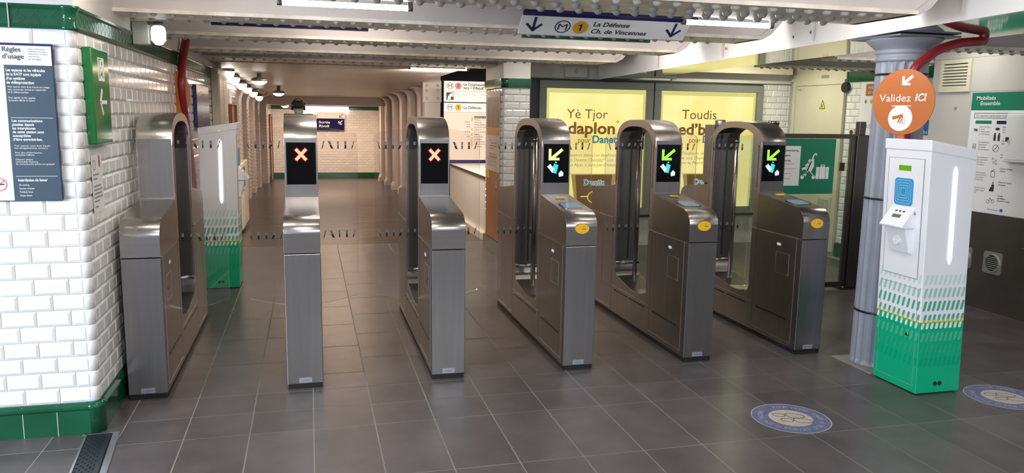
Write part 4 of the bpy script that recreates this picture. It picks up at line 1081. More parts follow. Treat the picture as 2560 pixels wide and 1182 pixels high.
# ---------------------------------------------------------------- booth
def booth():
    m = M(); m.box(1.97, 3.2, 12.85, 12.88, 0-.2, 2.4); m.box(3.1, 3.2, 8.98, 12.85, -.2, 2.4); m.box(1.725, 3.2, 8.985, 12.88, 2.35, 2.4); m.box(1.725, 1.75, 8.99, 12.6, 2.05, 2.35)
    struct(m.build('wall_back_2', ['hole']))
    t = thing('booth_counter', 'white information booth counter with dark edge behind the gates', 'counter', (2.3, 10.5, slope(10)))
    m = M(); m.box(2.10, 2.6, 9.0, 11.99, slope(12.4)-.01, .765); m.build('front_panel', ['counter'], t, .004)
    m = M(); m.box(2.085, 2.7, 9.0, 11.99, .765, .785, 0); m.build('worktop', ['counter'], t)
    m = M(); m.box(2.080, 2.0855, 9.0, 11.99, .752, .785, 0); m.build('edge_strip', ['ink'], t)
    m = M(); m.box(2.055, 2.1, 9.0, 11.99, slope(12.4)-.01, .075, 0); m.build('skirting', ['cream2'], t)
    m = M(); m.lathe([(0, 0), (.10, 0), (.105, .015), (.09, .03), (0, .032)], (2.42, 10.2, .786), 20); 
    tag(m.build('counter_tray', ['black']), 'black oval tray lying on the white booth counter', 'tray')
    Y = 12.0; k = 12.0/10.5
    def X_(x): return x*k
    def Z_(z): return CAM_Z+(z-CAM_Z)*k
    t = thing('line_board', 'white board of lines 7 and 1 with station list above the booth counter', 'sign', (X_(2.1), Y, Z_(.86)))
    m = M((0, Y, 0), **FRONT)
    m.box(X_(1.755), X_(2.62), Z_(1.700), Z_(1.975), -.04, 0); m.build('upper_panel', ['white_s'], t)
    m = M((0, Y, 0), **FRONT); m.box(X_(1.755), X_(2.62), Z_(.925), Z_(1.688), -.04, 0); m.build('lower_panel', ['poster_p'], t)
    m = M((0, Y, 0), **FRONT); m.box(X_(1.757), X_(2.62), Z_(1.565), Z_(1.686), 0, .001); m.build('title_field', ['white_s'], t)
    m = M((0, Y, 0), **FRONT); m.box(X_(1.755), X_(2.62), Z_(.862), Z_(.925), -.04, .0); m.build('navy_foot', ['navy'], t)
    m = M((0, Y, 0), **FRONT); m.box(X_(1.757), X_(2.62), Z_(1.838), Z_(1.842), 0, .001); m.box(X_(1.757), X_(2.62), Z_(1.562), Z_(1.566), 0, .002); m.build('rule_lines', ['ink2'], t)
    for zc, num, mt in ((1.91, '7', 'm7'), (1.628, '1', 'm1')):
        m = M((0, Y, 0), **FRONT); m.ring(X_(1.835), Z_(zc), .044, .050, .001, .002); m.build('metro_ring', ['ink'], t)
        text('M', (X_(1.835)-.029, Y, Z_(zc)-.026), X3, Z3, .052, 'ink', t, width=.058, lift=.002)
        m = M((0, Y, 0), **FRONT); m.disc(X_(1.948), Z_(zc), .052, .001, .002); m.build('line_roundel', [mt], t)
        if num == '7': text(num, (X_(1.948)-.018, Y, Z_(zc)-.026), X3, Z3, .052, 'ink', t, bold=.03, lift=.003)
        else: m = M((X_(1.948), Y, Z_(zc)), **FRONT); m.box(-.003, .008, -.027, .027, .002, .003); m.bar((.006, .023), (-.014, .010), .010, .002, .003); m.build('digit_one', ['ink'], t)
    text('La Courneuve\nIvry • Villejuif', (X_(2.02), Y, Z_(1.916)), X3, Z3, .042, 'ink', t, width=.335, bold=.02, gap=.88, lift=.002)
    text('La Défense', (X_(2.02), Y, Z_(1.61)), X3, Z3, .042, 'ink', t, width=.275, bold=.02, lift=.002)
    m = M((0, Y, 0), **FRONT); m.box(X_(1.785), X_(1.885), Z_(1.725), Z_(1.825), .0005, .001, 0); m.prism([(X_(1.80), Z_(1.73)), (X_(1.845), Z_(1.73)), (X_(1.845), Z_(1.77)), (X_(1.88), Z_(1.77)), (X_(1.88), Z_(1.82))]+[(X_(1.80)+.09*(1-math.cos(a)), Z_(1.73)+.10*math.sin(a)) for a in (1.4, 1.0, .5)], .001, .0015, 1); m.build('pictogram', ['ink', 'white_s'], t)
    for i, s in enumerate(('Pour des\nitinéraires,\nsuivre le quai', 'Direction\nle quai', 'To take\nthe platform', 'Para ir\nal andén')):
        text(s, (X_(1.90+.115*i), Y, Z_(1.805)), X3, Z3, .013, 'ink2', t, width=.085, lift=.001)
    m = M((0, Y, 0), **FRONT); m.box(X_(2.130), X_(2.146), Z_(1.10), Z_(1.505), 0, .001, 0)
    for i in (2, 3, 4, 6, 8): m.disc(X_(2.138), Z_(1.500-.0325*i), .014, .001, .002, 16, 1)
    for (i, n_) in ((2, 3), (3, 2), (4, 2), (6, 3), (8, 2)):
        for q in range(n_): m.disc(X_(2.10-.026*q), Z_(1.500-.0325*i), .010, .0005, .001, 12, 2)
    m.build('line_diagram', ['m1', 'white_s', 'ink2'], t)
    st = ('Palais Royal - Musée', 'Tuileries', 'Concorde', 'Champs-Élysées', 'Franklin D. Roosevelt', 'George V', 'Charles de Gaulle', 'Argentine', 'Porte Maillot', 'Les Sablons', 'Pont de Neuilly', 'Esplanade de la Défense', 'La Défense')
    m = M((0, Y, 0), **FRONT); m.box(X_(2.165), X_(2.6), Z_(1.485), Z_(1.515), .0005, .001); m.build('highlight_bar', ['slate'], t)
    for i, s in enumerate(st): text(s, (X_(2.17), Y, Z_(1.490-.0325*i)), X3, Z3, .019, 'white_s' if i == 0 else 'ink', t, lift=.0018)
    # poster on the corner pillar
    t = thing('pillar_poster', 'tall orange and white poster on the tiled corner pillar left of the adverts', 'poster', (1.975, 8.48, .03))
    P = dict(u=-Y3, v=Z3, n=-X3)
    m = M((1.979, 0, 0), **P); m.box(-8.86, -8.22, .16, 1.79, -.003, 0); m.build('paper', ['poster_p'], t)
    m = M((1.979, 0, 0), **P); m.box(-8.85, -8.24, 1.40, 1.73, 0, .001); m.build('photo_print', ['photo'], t)
    m = M((1.979, 0, 0), **P); m.box(-8.85, -8.24, 1.315, 1.40, 0, .0015); m.build('orange_band', ['tan'], t)
    m = M((1.979, 0, 0), **P); m.box(-8.86, -8.22, .16, .92, 0, .001); m.build('orange_foot', ['orange'], t)
    m = M((1.979, 0, 0), **P); m.box(-8.85, -8.72, .83, .93, .001, .002); m.build('yellow_sticker', ['sticker_y'], t)
    m = M((1.979, 0, 0), **P)
    for i, (z, a, w) in enumerate(((1.25, .10, .10), (1.22, .18, .26), (1.19, .14, .30), (1.16, .12, .2), (1.10, .1, .3), (1.07, .1, .36))): m.box(-8.82+a, -8.82+a+w, z, z+.014, 0, .001)
    m.build('orange_print_lines', ['orange'], t)
    m = M((1.979, 0, 0), **P)
    for i in range(9): m.box(-8.80, -8.80+(.42 if i % 3 else .30), .99+.012*i-.02, .994+.012*i-.02, 0, .001)
    m.build('small_print_lines', ['ink2'], t)
    m = M((1.979, 0, 0), **P); m.ring(-8.36, .78, .028, .036, .001, .002, 24, 0); m.build('white_ring', ['white_s'], t)
booth()

# ---------------------------------------------------------------- adverts
def adverts():
    m = M((0, 8.70, 0), **FRONT); m.box(2.36, 5.397, .35, 1.955, .009, .038); 
    tag(m.build('advert_casing', ['ad_dark'], bevel=.004), 'dark casing board that carries the two yellow lit adverts', 'casing')
    for k, (x0, x1, lab) in enumerate(((2.53, 3.925, 'left-hand lit yellow advert with a chocolate pot, beside the tiled pillar'), (3.94, 5.375, 'right-hand lit yellow advert, the one nearer the cream door'))):
        t = thing('lit_advert', lab, 'advert', ((x0+x1)/2, 8.62, .38), 'lit yellow adverts on the back wall')
        m = M((0, 8.66, 0), **FRONT); m.frame(x0, x1, .38, 1.935, .085, 0, .05); m.build('frame', ['ad_frame'], t, .004)
        m = M((0, 8.66, 0), **FRONT); m.box(x0+.08, x1-.08, .46, 1.855, 0, .012); m.build('lit_border', ['ad_glass_edge'], t)
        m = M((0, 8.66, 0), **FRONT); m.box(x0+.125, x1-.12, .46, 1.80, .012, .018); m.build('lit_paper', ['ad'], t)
        y = 8.66-.018
        if k == 0:
            text('Yè Tjor', (2.868, y, 1.515), X3, Z3, .105, 'brown', t, width=.50, lift=.003)
            text('daplon', (2.885, y, 1.34), X3, Z3, .130, 'brown', t, width=.58, bold=.028, lift=.003)
            text('*', (3.475, y, 1.43), X3, Z3, .07, 'brown', t, lift=.003)
            text('pour', (3.01, y, 1.235), X3, Z3, .062, 'brown', t, width=.155, lift=.003)
            text('Danette', (3.19, y, 1.235), X3, Z3, .085, 'teal', t, width=.40, bold=.03, lift=.003)
            text('Toujours debout en dauphinois\nvos Danette Chocolat** sont conçus\naux Alpes, à Saint-Just-Chaleyssin', (2.89, y, 1.075), X3, Z3, .038, 'ochre', t, width=.72, shear=.12, gap=1.05, lift=.003)
            px, pw = 3.22, .28
        else:
            text('Toudis', (4.312, y, 1.525), X3, Z3, .110, 'brown', t, width=.455, lift=.003)
            text('ed\u2019bout', (4.275, y, 1.34), X3, Z3, .130, 'brown', t, width=.66, bold=.028, lift=.003)
            text('pour', (4.42, y, 1.245), X3, Z3, .062, 'brown', t, width=.155, lift=.003)
            text('Danette', (4.6, y, 1.245), X3, Z3, .085, 'teal', t, width=.40, bold=.03, lift=.003)
            text('* Toujours debout,\nque vos Danette sont\ndans le Nord, à Bailleul', (4.28, y, 1.10), X3, Z3, .038, 'ochre', t, width=.6, shear=.12, gap=1.05, lift=.003)
            px, pw = 4.64, .28
        m = M((0, y, 0), **FRONT); m.box(px-.30, px+.30, .868, .874, 0, .001); m.build('rule_line', ['ochre'], t)
        m = M((0, y, 0), **FRONT); m.prism([(px-pw, .865), (px+pw, .865), (px+pw-.06, .46), (px-pw+.06, .46)], .001, .003); m.build('pot_print', ['ochre'], t)
        m = M((0, y, 0), **FRONT); m.prism([(px-pw+.05, .865), (px+pw-.05, .865), (px+pw-.09, .46), (px-pw+.09, .46)], .003, .004); m.build('pot_label', ['brown2'], t)
        text('Danette', (px-.128, y, .745), X3, Z3, .062, 'ad_white', t, width=.27, bold=.075, lift=.0045); text('Danette', (px-.128, y, .745), X3, Z3, .062, 'teal', t, width=.265, bold=.02, lift=.006)
        m = M((0, y, 0), **FRONT); m.ring(px+.02, .60, .085, .098, .004, .005, 32, 0, .75); m.box(px-.16, px-.06, .60, .615, .004, .005, 0); m.disc(px+.02, .60, .07, .004, .0045, 24, 1, .05); m.build('spoon_print', ['ad_glass_edge', 'brown'], t)
        m = M((0, 8.66, 0), **FRONT); m.box(x0+.08, x1-.08, .46, 1.855, .046, .049); m.build('front_glass', ['glass'], t)
    t = thing('loudspeaker_panel', 'square white loudspeaker panel high above the left advert', 'speaker', (2.97, 8.66, 1.975))
    m = M((0, 8.68, 0), **FRONT); m.box(2.83, 3.10, 1.975, 2.10, 0, .05); m.build('panel', ['plaster'], t, .004)
    m = M((0, 8.63, 0), **FRONT)
    for i, w in enumerate((.02, .04, .055, .04, .02)): m.box(2.965-w/2, 2.965+w/2, 2.018+.011*i, 2.023+.011*i, 0, .001)
    m.build('grille', ['ink2'], t)
    t = thing('dead_tube_lamp', 'unlit fluorescent batten mounted above the adverts below the girder end', 'lamp', (3.75, 8.55, 1.96))
    m = M((0, 8.60, 0), **FRONT); m.box(3.29, 4.2, 1.985, 2.02, -.06, 0); m.build('housing', ['ad_frame'], t)
    m = M(); m.cyl((3.31, 8.57, 1.975), (4.1, 8.57, 1.975), .011, n=12); m.build('tube', ['white_s'], t)
    m = M(); m.box(4.17, 5.68, 8.5, 8.68, 2.07, 2.2); struct(m.build('trim_15', ['cream']))
adverts()

# ---------------------------------------------------------------- alcove: poster, socket, small signs
def alcove():
    t = thing('works_notice', 'white and orange works notice on the tiled wall behind the column', 'poster', (5.78, 7.0, 1.2))
    O = (5.79-.004, 0, 0)
    m = M(O, **RIGHTW); m.box(-7.38, -6.55, 1.25, 1.945, 0, .004); m.build('paper', ['white_s'], t)
    m = M(O, **RIGHTW); m.box(-7.30, -6.60, 1.80, 1.925, .004, .005); m.build('orange_header', ['orange'], t)
    text('PERTURBATION\nET INCIDENT', (5.781, 7.26, 1.87), -Y3, Z3, .026, 'white_s', t, width=.34, gap=1.3)
    m = M(O, **RIGHTW); m.disc(-7.29, 1.74, .02, .004, .005, 16, 0); m.build('line_roundel', ['ink2'], t); m = M(O, **RIGHTW); m.disc(-7.20, 1.74, .024, .004, .005, 16, 0); m.build('line_roundel', ['m1'], t)
    text('PALAIS ROYAL', (5.782, 7.12, 1.73), -Y3, Z3, .018, 'ink', t, width=.25)
    text('Installation\nnouveaux', (5.782, 7.34, 1.46), -Y3, Z3, .065, 'ink2', t, width=.70, gap=1.2)
    t = thing('wall_socket', 'round power socket on a beige plate beside the swing gate post', 'socket', (5.79, 7.4, 1.36))
    m = M((5.793, 0, 0), **RIGHTW); m.box(-7.50, -7.42, 1.365, 1.455, 0, .03); m.build('plate', ['cream2'], t, .004)
    m = M((5.763, 0, 0), **RIGHTW); m.disc(-7.46, 1.41, .025, 0, .004); m.build('outlet', ['ink'], t)
    t = thing('exit_light', 'small lit exit light high right of the column', 'lamp', (5.72, 6.5, 2.08))
    m = M((5.79, 0, 0), **RIGHTW); m.box(-6.60, -6.36, 2.08, 2.16, 0, .06); m.build('housing', ['exit_e'], t, .004)
    m = M((5.729, 0, 0), **RIGHTW); m.bar((-6.52, 2.14), (-6.46, 2.10), .014, 0, .002); m.box(-6.47, -6.40, 2.11, 2.13, 0, .002); m.build('pictogram', ['exit'], t)
    t = thing('blue_door_sign', 'small blue sign peeping out right of the orange disc', 'sign', (5.78, 6.4, 1.42))
    m = M((5.793, 0, 0), **RIGHTW); m.box(-6.60, -6.28, 1.41, 1.555, 0, .01); m.build('plate', ['blue_sign'], t)
    text('Accès 2', (5.782, 6.56, 1.425), -Y3, Z3, .03, 'white_s', t, width=.24)
    m = M((5.79, 0, 0), **RIGHTW); m.box(-6.62, -6.50, 1.86, 2.02, 0, .03); tag(m.build('teal_box', ['teal_cloth'], bevel=.01), 'teal box on the wall right behind the red pipe', 'box')
alcove()
def swing_gate():
    Y = 6.10
    t = thing('swing_gate', 'dark framed glass swing gate with green pushchair panel right of the gates', 'gate', (4.36, Y, 0))
    m = M(); m.box(3.975, 4.755, Y-.015, Y+.015, 1.378, 1.418); m.box(3.975, 4.755, Y-.015, Y+.015, .022, .07); m.box(4.725, 4.755, Y-.015, Y+.015, .07, 1.378); m.box(3.975, 3.99, Y-.015, Y+.015, .07, 1.378)
    m.build('frame', ['frame_d'], t, .002)
    m = M(); m.box(3.99, 4.725, Y-.004, Y+.004, .07, 1.378); m.build('pane', ['glass_green'], t)
    m = M(); m.box(3.992, 4.56, Y-.006, Y-.0045, .885, 1.374); m.build('green_panel', ['p_green'], t)
    m = M(); m.box(3.995, 4.205, Y-.008, Y-.0062, .960, 1.310); m.build('white_notice', ['white_s'], t)
    text('ouverture,\nagent\nporte.', (4.02, Y-.008, 1.262), X3, Z3, .022, 'slate', t, width=.165, bold=.01, gap=1.4)
    text('the gate call\n\nllame al agente\n\nrufen Sie\n\nl\u2019agente', (4.05, Y-.008, 1.15), X3, Z3, .010, 'ink2', t, width=.12, gap=1.5)
    m = M((0, Y-.0062, 0), **FRONT)
    # pushchair
    m.bar((4.265, 1.045), (4.345, 1.235), .012, 0, .0015); m.bar((4.345, 1.235), (4.365, 1.245), .012, 0, .0015); m.bar((4.365, 1.245), (4.372, 1.225), .010, 0, .0015)
    m.prism([(4.262, 1.105), (4.345, 1.20), (4.350, 1.13), (4.325, 1.085), (4.29, 1.085)], 0, .0015)
    m.disc(4.305, 1.178, .016, 0, .0015, 16); m.bar((4.232, 1.105), (4.275, 1.122), .020, 0, .0015); m.bar((4.265, 1.135), (4.295, 1.155), .018, 0, .0015)
    m.bar((4.30, 1.09), (4.238, 1.045), .008, 0, .0015); m.bar((4.31, 1.09), (4.352, 1.045), .008, 0, .0015)
    m.disc(4.238, 1.035, .018, 0, .0015, 20); m.disc(4.352, 1.035, .018, 0, .0015, 20)
    m.build('pushchair_symbol', ['white_s'], t)
    m = M((0, Y-.0062, 0), **FRONT)
    m.box(4.375, 4.405, 1.018, 1.125, 0, .0015); m.box(4.410, 4.470, 1.018, 1.125, 0, .0015); m.box(4.475, 4.505, 1.018, 1.125, 0, .0015); m.frame(4.42, 4.462, 1.125, 1.146, .006, 0, .0015)
    m.build('suitcase_symbol', ['white_s'], t)
    m = M(); m.box(4.615, 4.65, Y-.03, Y-.004, 1.09, 1.165); m.build('lock', ['black'], t)
    t = thing('gate_post', 'broad dark metal post at the right end of the glass swing gate', 'post', (4.83, Y+.05, 0))
    m = M(); m.box(4.765, 4.905, Y-.03, Y+.09, .012, 1.41); m.build('body', ['frame_d'], t, .004)
    m = M(); m.box(4.80, 4.865, Y, Y+.06, 1.41, 1.53); m.build('top_block', ['frame_d'], t, .003)
    m = M(); m.box(4.70, 4.95, Y-.06, Y+.12, 0, .012); m.build('foot_plate', ['frame_d'], t)
    for x in (4.725, 4.925):
        m = M(); m.cyl((x, Y-.035, .012), (x, Y-.035, .03), .012, n=6); m.build('bolt', ['chrome'], t)
swing_gate()

# ---------------------------------------------------------------- right wall
def right_wall():
    O = (5.40, 0, 0)
    t = thing('louvre_vent', 'cream louvred vent high on the right wall', 'vent', (5.38, 5.69, 1.8))
    m = M(O, **RIGHTW); m.frame(-5.86, -5.525, 1.795, 2.07, .035, 0, .02)
    for (a, b) in ((-5.845, 1.81), (-5.54, 1.81), (-5.845, 2.055), (-5.54, 2.055), (-5.845, 1.93), (-5.54, 1.93)): m.dome((a, b, .02), (0, 0, 1), .006, .003, 8, 0)
    m.build('frame', ['cream'], t, .002)
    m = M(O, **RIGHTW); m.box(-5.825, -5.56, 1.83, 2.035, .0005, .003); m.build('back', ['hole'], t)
    m = M(O, **RIGHTW)
    for i in range(8):
        z = 1.834+.0253*i; m.add([(-5.825, z, .020), (-5.56, z, .020), (-5.56, z+.017, .005), (-5.825, z+.017, .005), (-5.825, z-.004, .0195), (-5.56, z-.004, .0195)], [(0, 1, 2, 3), (0, 1, 5, 4)])
    m.build('slats', ['cream'], t)
    OP = (5.395, 0, 0)
    t = thing('hygiene_poster', 'large white and green travel rules poster on the right wall', 'poster', (5.39, 4.9, .81))
    m = M(OP, **RIGHTW); m.box(-5.49, -4.45, .805, 1.785, 0, .002); m.build('paper', ['white_s'], t)
    m = M(OP, **RIGHTW); m.box(-5.49, -4.45, 1.640, 1.785, .002, .003); m.build('green_header', ['p_green'], t)
    x = 5.395-.003
    text('Mobilisés\n   Ensemble', (x, 5.44, 1.725), -Y3, Z3, .032, 'white_s', t, width=.235, bold=.01, gap=.95)
    m = M(OP, **RIGHTW); m.frame(-5.45, -4.75, 1.575, 1.618, .004, .002, .003); m.build('title_box', ['ink'], t)
    x = 5.395-.002
    text('Un nouveau pacte pour voyager autrement sur', (x, 5.43, 1.588), -Y3, Z3, .018, 'ink', t, width=.5, shear=.1)
    m = M(OP, **RIGHTW); m.box(-5.43, -5.27, 1.53, 1.557, .002, .003, 0); m.box(-5.22, -4.9, 1.53, 1.557, .002, .003, 1); m.build('column_tags', ['p_green', 'navy'], t)
    L = ('Gestes barrière\nle matin\nà chaque trajet\nport du masque', 'Une signalétique\nadaptée pour\nvous guider\ndans les espaces', 'Une désinfection\npar pulvérisation\ndes trains et\ndes stations', 'Nettoyage\ndésinfectant\nquotidien\nrenforcé', 'Information renforcée\net guidée en temps\nréel')
    R_ = ('Portez un masque\nsur tout\nle trajet', 'Ne touchez\npas les surfaces', 'Espacez vous\nau quai', 'Achetez et rechargez\nà distance', 'Évitez les heures\nde pointe', 'À vélo\nprivilégiez\nd\u2019autres modes')
    for i, s in enumerate(L): text(s, (x, 5.385-.004*i, 1.50-.125*i), -Y3, Z3, .012, 'ink2', t, width=.11, bold=.012, gap=1.15)
    for i, s in enumerate(R_): text(s, (x, 5.155-.004*i, 1.50-.11*i), -Y3, Z3, .012, 'ink', t, width=.12, bold=.012, gap=1.15)
    c = .0021
    def pic(name, mt, fn):
        m = M(OP, **RIGHTW); fn(m); m.build(name, [mt], t)
    def f(m): m.disc(-5.42, 1.478, .022, .002, c, 16, 0, .012); m.bar((-5.44, 1.49), (-5.40, 1.47), .006, .002, c, 0)
    pic('tissue_symbol', 'ink2', f)
    for a in (-5.43, -5.41):
        def f(m): m.disc(a, 1.36, .007, .002, c, 12); m.box(a-.007, a+.007, 1.315, 1.351, .002, c)
        pic('figure_symbol', 'ink2', f)
    for a in (-5.225, -5.185):
        def f(m): m.disc(a, 1.452, .009, .002, c, 12); m.box(a-.011, a+.011, 1.395, 1.4435, .002, c)
        pic('figure_symbol', 'ink', f)
    pic('mask_symbol', 'ink', lambda m: m.disc(-5.205, 1.49, .022, .002, c, 16, 0, .012))
    def f(m): m.ring(-5.205, 1.335, .026, .030, .002, c, 24); m.bar((-5.226, 1.314), (-5.184, 1.356), .005, .002, c)
    pic('forbidden_symbol', 'ink', f)
    for (p, q) in ((-5.22, 1.25), (-5.19, 1.235), (-5.21, 1.22), (-5.185, 1.21)): pic('spark_symbol', 'ink', lambda m: m.frame(p-.008, p+.008, q-.008, q+.008, .003, .002, c))
    def f(m): m.frame(-5.225, -5.185, 1.10, 1.15, .004, .002, c); m.bar((-5.22, 1.148), (-5.19, 1.165), .005, .002, c)
    pic('ticket_symbol', 'ink', f)
    def f(m):
        for i, h in enumerate((.02, .035, .055, .08, .055)): m.box(-5.225+.009*i, -5.2159+.009*i, .985, .985+h, .002, c)
    pic('bar_chart_symbol', 'ink', f)
    def f(m): m.ring(-5.225, .90, .013, .016, .002, c, 20); m.ring(-5.18, .905, .013, .016, .002, c, 20); m.bar((-5.225, .90), (-5.20, .925), .003, .002, c); m.bar((-5.20, .925), (-5.18, .905), .003, .002, c); m.bar((-5.213, .926), (-5.195, .926), .004, .002, c)
    pic('bicycle_symbol', 'ink', f)
    m = M(OP, **RIGHTW); m.box(-5.10, -5.075, .828, .852, .002, .003); m.build('emblem', ['blue_sign'], t)
    text('Île-de-France', (x, 5.22, .832), -Y3, Z3, .012, 'blue_sign', t, width=.11)
    t = thing('meter_cabinet', 'white metal wall cabinet with keyhole over the travel rules poster', 'cabinet', (5.36, 4.9, 1.235))
    m = M(O, **RIGHTW); m.box(-5.075, -4.70, 1.235, 1.615, .010, .07); m.build('body', ['white'], t, .006)
    m = M(O, **RIGHTW); m.box(-5.05, -4.72, 1.255, 1.595, .07, .074); m.build('door', ['white_s'], t, .003)
    m = M(O, **RIGHTW); m.cyl((-5.035, 1.42, .074), (-5.035, 1.42, .09), .010, n=12); m.box(-5.042, -5.028, 1.395, 1.42, .088, .092); m.build('handle', ['ink'], t)
    for k, (y0, lab) in enumerate(((5.03, 'square pale vent plate with round slotted grille low on the dark right wall'), (5.33, 'pale vent plate half hidden behind the right edge of the validator'))):
        t = thing('round_vent', lab, 'vent', (5.38, y0+.09, .32), 'round vents low on the right wall')
        q = .090
        m = M((5.396, -0, 0), **RIGHTW); cy = -(y0+.085)
        m.prism([(cy+p[0], .405+p[1]) for cx_, cy_, a0 in ((q-.02, q-.02, 0), (-q+.02, q-.02, 90), (-q+.02, -q+.02, 180), (q-.02, -q+.02, 270)) for p in arc(cx_, cy_, .02, a0, a0+90, 4)], 0, .006); m.build('plate', ['metal_l'], t)
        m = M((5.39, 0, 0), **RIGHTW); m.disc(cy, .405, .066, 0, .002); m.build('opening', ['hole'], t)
        m = M((5.39, 0, 0), **RIGHTW); m.ring(cy, .405, .064, .074, 0, .010, 32)
        for i in range(7):
            z = -.048+.016*i; w = math.sqrt(max(.0001, .066**2-z*z)); m.box(cy-w, cy+w, .405+z-.0035, .405+z+.0035, .002, .008)
        m.build('grille', ['metal_l'], t)
    m = M(O, **RIGHTW); m.cyl((-5.66, 1.665, 0), (-5.66, 1.665, .012), .012, n=12); tag(m.build('wall_bolt', ['metal_l']), 'single metal bolt on the bare right wall under the louvred vent', 'bolt')
right_wall()

# ---------------------------------------------------------------- floor stickers
def sticker(cx, cy, ang, label):
    t = thing('floor_sticker', label, 'sticker', (cx, cy, 0), 'round footprint stickers on the floor')
    ca, sa = math.cos(ang), math.sin(ang)
    u = Vector((ca, sa, 0)); v = Vector((-sa, ca, 0)); O = Vector((cx, cy, .0004))
    m = M(O, u, v, Z3); m.disc(0, 0, .200, 0, .0006, 64); m.build('blue_ring', ['st_blue'], t)
    m = M(O, u, v, Z3); m.ring(0, 0, .196, .201, .0006, .0009, 64); m.build('pale_rim', ['st_text'], t)
    m = M(O, u, v, Z3); m.disc(0, 0, .112, .0006, .0010, 48); m.build('cream_centre', ['st_cream'], t)
    m = M(O, u, v, Z3)
    def outline(pts):
        n_ = len(pts); q = []
        for i in range(n_):
            a_, b_, c_, d_ = [Vector(pts[(i+k) % n_]) for k in (-1, 0, 1, 2)]
            for k in range(4):
                t_ = k/4; q.append(tuple(.5*((2*b_)+(c_-a_)*t_+(2*a_-5*b_+4*c_-d_)*t_*t_+(3*b_-a_-3*c_+d_)*t_**3)))
        pts = q
        for i in range(len(pts)): m.bar(pts[i], pts[(i+1) % len(pts)], .005, .0010, .0013)
    for (yy, dx) in ((.032, -.012), (-.032, .018)):
        outline([(dx-.005, yy+.026), (dx+.05, yy+.028), (dx+.075, yy+.020), (dx+.088, yy), (dx+.075, yy-.020), (dx+.05, yy-.026), (dx+.01, yy-.022)])
        outline([(dx-.025, yy+.018), (dx-.055, yy+.020), (dx-.072, yy+.008), (dx-.072, yy-.010), (dx-.055, yy-.020), (dx-.022, yy-.018), (dx-.012, yy)])
    m.build('shoe_prints', ['st_line'], t)
    # lettering set round the ring
    def ringtext(s, r, a0, a1, inward):
        n = len(s)
        for i, ch in enumerate(s):
            if ch == ' ': continue
            a = math.radians(a0+(a1-a0)*i/(n-1)); rad = u*math.cos(a)+v*math.sin(a)
            tan = (u*-math.sin(a)+v*math.cos(a))*(-1 if not inward else 1)
            upv = rad if not inward else -rad
            base = O+rad*(r+.002 if not inward else r+.028)-tan*.008
            text(ch, base, tan, upv, .025, 'st_text', t, lift=.0014)
    ringtext('POUR NOTRE SANTÉ À TOUS', .138, 112, -52, False)
    ringtext('GARDONS NOS DISTANCES', .138, 150, 292, True)
sticker(2.405, 3.405, math.radians(-22), 'round blue floor sticker with shoe prints left of the validator')
sticker(3.795, 3.425, math.radians(-22), 'round blue floor sticker with shoe prints right of the validator, cut by the frame')

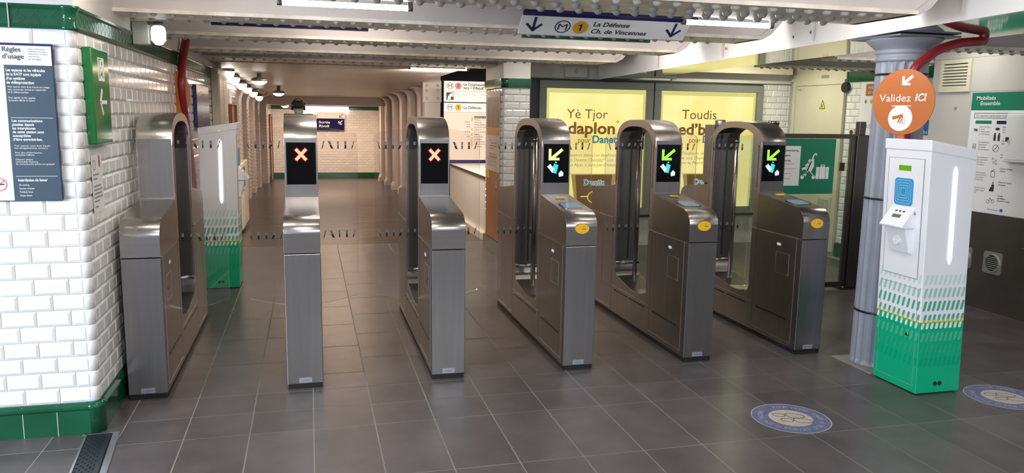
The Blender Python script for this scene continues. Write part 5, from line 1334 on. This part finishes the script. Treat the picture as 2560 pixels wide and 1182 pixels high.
# ---------------------------------------------------------------- the man in the corridor
def man():
    X, Y = -.157, 13.0; z0 = slope(Y)
    t = thing('person', 'person in dark cap, headphones and face mask walking along the corridor', 'person', (X, Y, z0))
    H = lambda z: z0+z
    def skin(name, nodes, edges, mats, par=t, sub=2):
        me = bpy.data.meshes.new(name); off = Vector(par['_o'])
        me.from_pydata([Vector((X+p[0], Y+p[1], z0+p[2]))-off for p, r in nodes], edges, [])
        me.materials.append(K[mats])
        o = link(name, me, par); o['_o'] = tuple(off)
        s = o.modifiers.new('skin', 'SKIN'); s.use_smooth_shade = True
        for i, (p, r) in enumerate(nodes):
            sv = me.skin_vertices[0].data[i]; sv.radius = (r, r) if not isinstance(r, tuple) else r; sv.use_root = i == 0
        d = o.modifiers.new('sub', 'SUBSURF'); d.levels = sub; d.render_levels = sub
        return o
    body = skin('body', [((0, 0, .95), (.14, .10)), ((0, 0, 1.12), (.13, .10)), ((0, .01, 1.32), (.15, .11)), ((0, .02, 1.46), (.12, .09)), ((0, .0, 1.54), .058), ((0, -.01, 1.60), .06),
        ((.10, 0, .88), .088), ((.11, -.05, .50), .062), ((.115, .06, .10), .045), ((.125, -.08, .045), .038),
        ((-.10, 0, .88), .088), ((-.10, .05, .50), .062), ((-.11, .16, .12), .045), ((-.12, .03, .05), .038),
        ((.16, .01, 1.42), .056), ((.175, .02, 1.16), .042), ((.09, -.20, 1.08), .034), ((-.16, .01, 1.42), .056), ((-.175, .02, 1.16), .042), ((-.09, -.20, 1.08), .034)],
        [(0, 1), (1, 2), (2, 3), (3, 4), (4, 5), (0, 6), (6, 7), (7, 8), (8, 9), (0, 10), (10, 11), (11, 12), (12, 13), (3, 14), (14, 15), (15, 16), (3, 17), (17, 18), (18, 19)], 'trousers')
    skin('jacket', [((0, 0, .93), (.155, .12)), ((0, 0, 1.12), (.148, .12)), ((0, .01, 1.32), (.165, .13)), ((0, .02, 1.51), (.14, .105)), ((0, .02, 1.62), .10),
        ((.18, .01, 1.56), .074), ((.175, .02, 1.16), .052), ((.11, -.17, 1.085), .046), ((-.18, .01, 1.56), .074), ((-.175, .02, 1.16), .052), ((-.11, -.17, 1.085), .046)],
        [(0, 1), (1, 2), (2, 3), (3, 4), (3, 5), (5, 6), (6, 7), (3, 8), (8, 9), (9, 10)], 'jacket')
    for s, (hx, hy) in ((1, (.075, -.22)), (-1, (-.075, -.22))):
        n = [((hx, hy, 1.07), .034), ((hx-s*.01, hy-.04, 1.08), .036)]; e = [(0, 1)]
        for i, (fx, l) in enumerate(((-.024, .075), (-.008, .085), (.008, .08), (.024, .065))):
            b = len(n); n += [((hx-s*.015, hy-.07, 1.08+fx), .010), ((hx-s*.03, hy-.07-l*.35, 1.09+fx), .009), ((hx-s*(.03+l*.4), hy-.07-l*.40, 1.09+fx), .008)]; e += [(1, b), (b, b+1), (b+1, b+2)]
        b = len(n); n += [((hx-s*.03, hy-.05, 1.12), .011), ((hx-s*.05, hy-.075, 1.125), .009)]; e += [(1, b), (b, b+1)]
        skin('hand', n, e, 'skin', t, 1)
    c = Vector((X, Y-.01, H(1.705)))
    def tilt(m):
        ca, sa = math.cos(.24), math.sin(.24)
        for i, p in enumerate(m.V):
            d = p-c; m.V[i] = c+Vector((d.x, d.y*ca-d.z*sa, d.y*sa+d.z*ca))
        return m
    # head with nose, ears
    m = M()
    pr = [(0, -.125), (.035, -.122), (.058, -.105), (.068, -.07), (.074, -.02), (.078, .03), (.072, .075), (.045, .105), (0, .113)]
    m.lathe(pr, c, 24)
    for i, p in enumerate(m.V): m.V[i] = Vector((p.x, c.y+(p.y-c.y)*1.22, p.z))
    m.dome(c+Vector((0, -.088, -.03)), (0, -1, -.3), .016, .012, 10); m.dome(c+Vector((.076, .01, -.02)), (1, .2, 0), .022, .012, 10); m.dome(c+Vector((-.076, .01, -.02)), (-1, .2, 0), .022, .012, 10)
    head = tilt(m).build('head', ['skin'], t)
    m = M()
    for s in (-1, 1): m.dome(c+Vector((.030*s, -.086, .005)), (0, -1, 0), .010, .006, 8, 0)
    tilt(m).build('eyes', ['ink'], head)
    m = M(); m.lathe([(.081, .008), (.086, .05), (.080, .085), (.05, .112), (0, .122)], c, 24)
    for i, p in enumerate(m.V): m.V[i] = Vector((p.x, c.y+(p.y-c.y)*1.24, p.z))
    m.prism([(0, 0)], 0, 0) if False else None
    m.fr(c+Vector((0, -.075, .022)), X3, -Y3, Z3); m.prism([(-.07, -.02), (.07, -.02), (.062, .04), (.03, .07), (-.03, .07), (-.062, .04)], 0, .008)
    tilt(m).build('cap', ['cap'], t)
    m = M(c, X3, Z3, Y3); pts = [(-.068, -.015), (0, -.005), (.068, -.015), (.064, -.07), (.035, -.11), (-.035, -.11), (-.064, -.07)]
    rows = []
    for (a, b) in pts: rows.append((a, b, -.107+.55*a*a*9*.9+abs(b+.05)*.15))
    m.add(rows+[(a*.98, b, q+.02) for a, b, q in rows]+[(0, -.05, -.126)], [(i, (i+1) % 7, 14) for i in range(7)]+[(i, (i+1) % 7, 7+(i+1) % 7, 7+i) for i in range(7)], 0, True)
    tilt(m).build('face_mask', ['mask'], t)
    m = M(); m.tube([c+Vector((.098*math.cos(a), .01, .03+.105*math.sin(a))) for a in [PI*i/14 for i in range(15)]], .009)
    for s in (-1, 1): m.cyl(c+Vector((.078*s, .01, -.01)), c+Vector((.108*s, .01, -.01)), .040, .034, 20)
    tilt(m).build('headphones', ['black'], t)
    for s, y in ((1, -.09), (-1, .02)):
        m = M(); m.add([], [])
        m.fr((X+.122*s, Y+y, z0), X3, Y3, Z3); m.prism([(-.045, .11), (.045, .11), (.05, -.06), (.03, -.14), (-.03, -.14), (-.05, -.06)], 0, .075); m.build('shoe', ['cap'], t, .02, 2)
man()
for o in SC.objects:
    if '_o' in o: del o['_o']
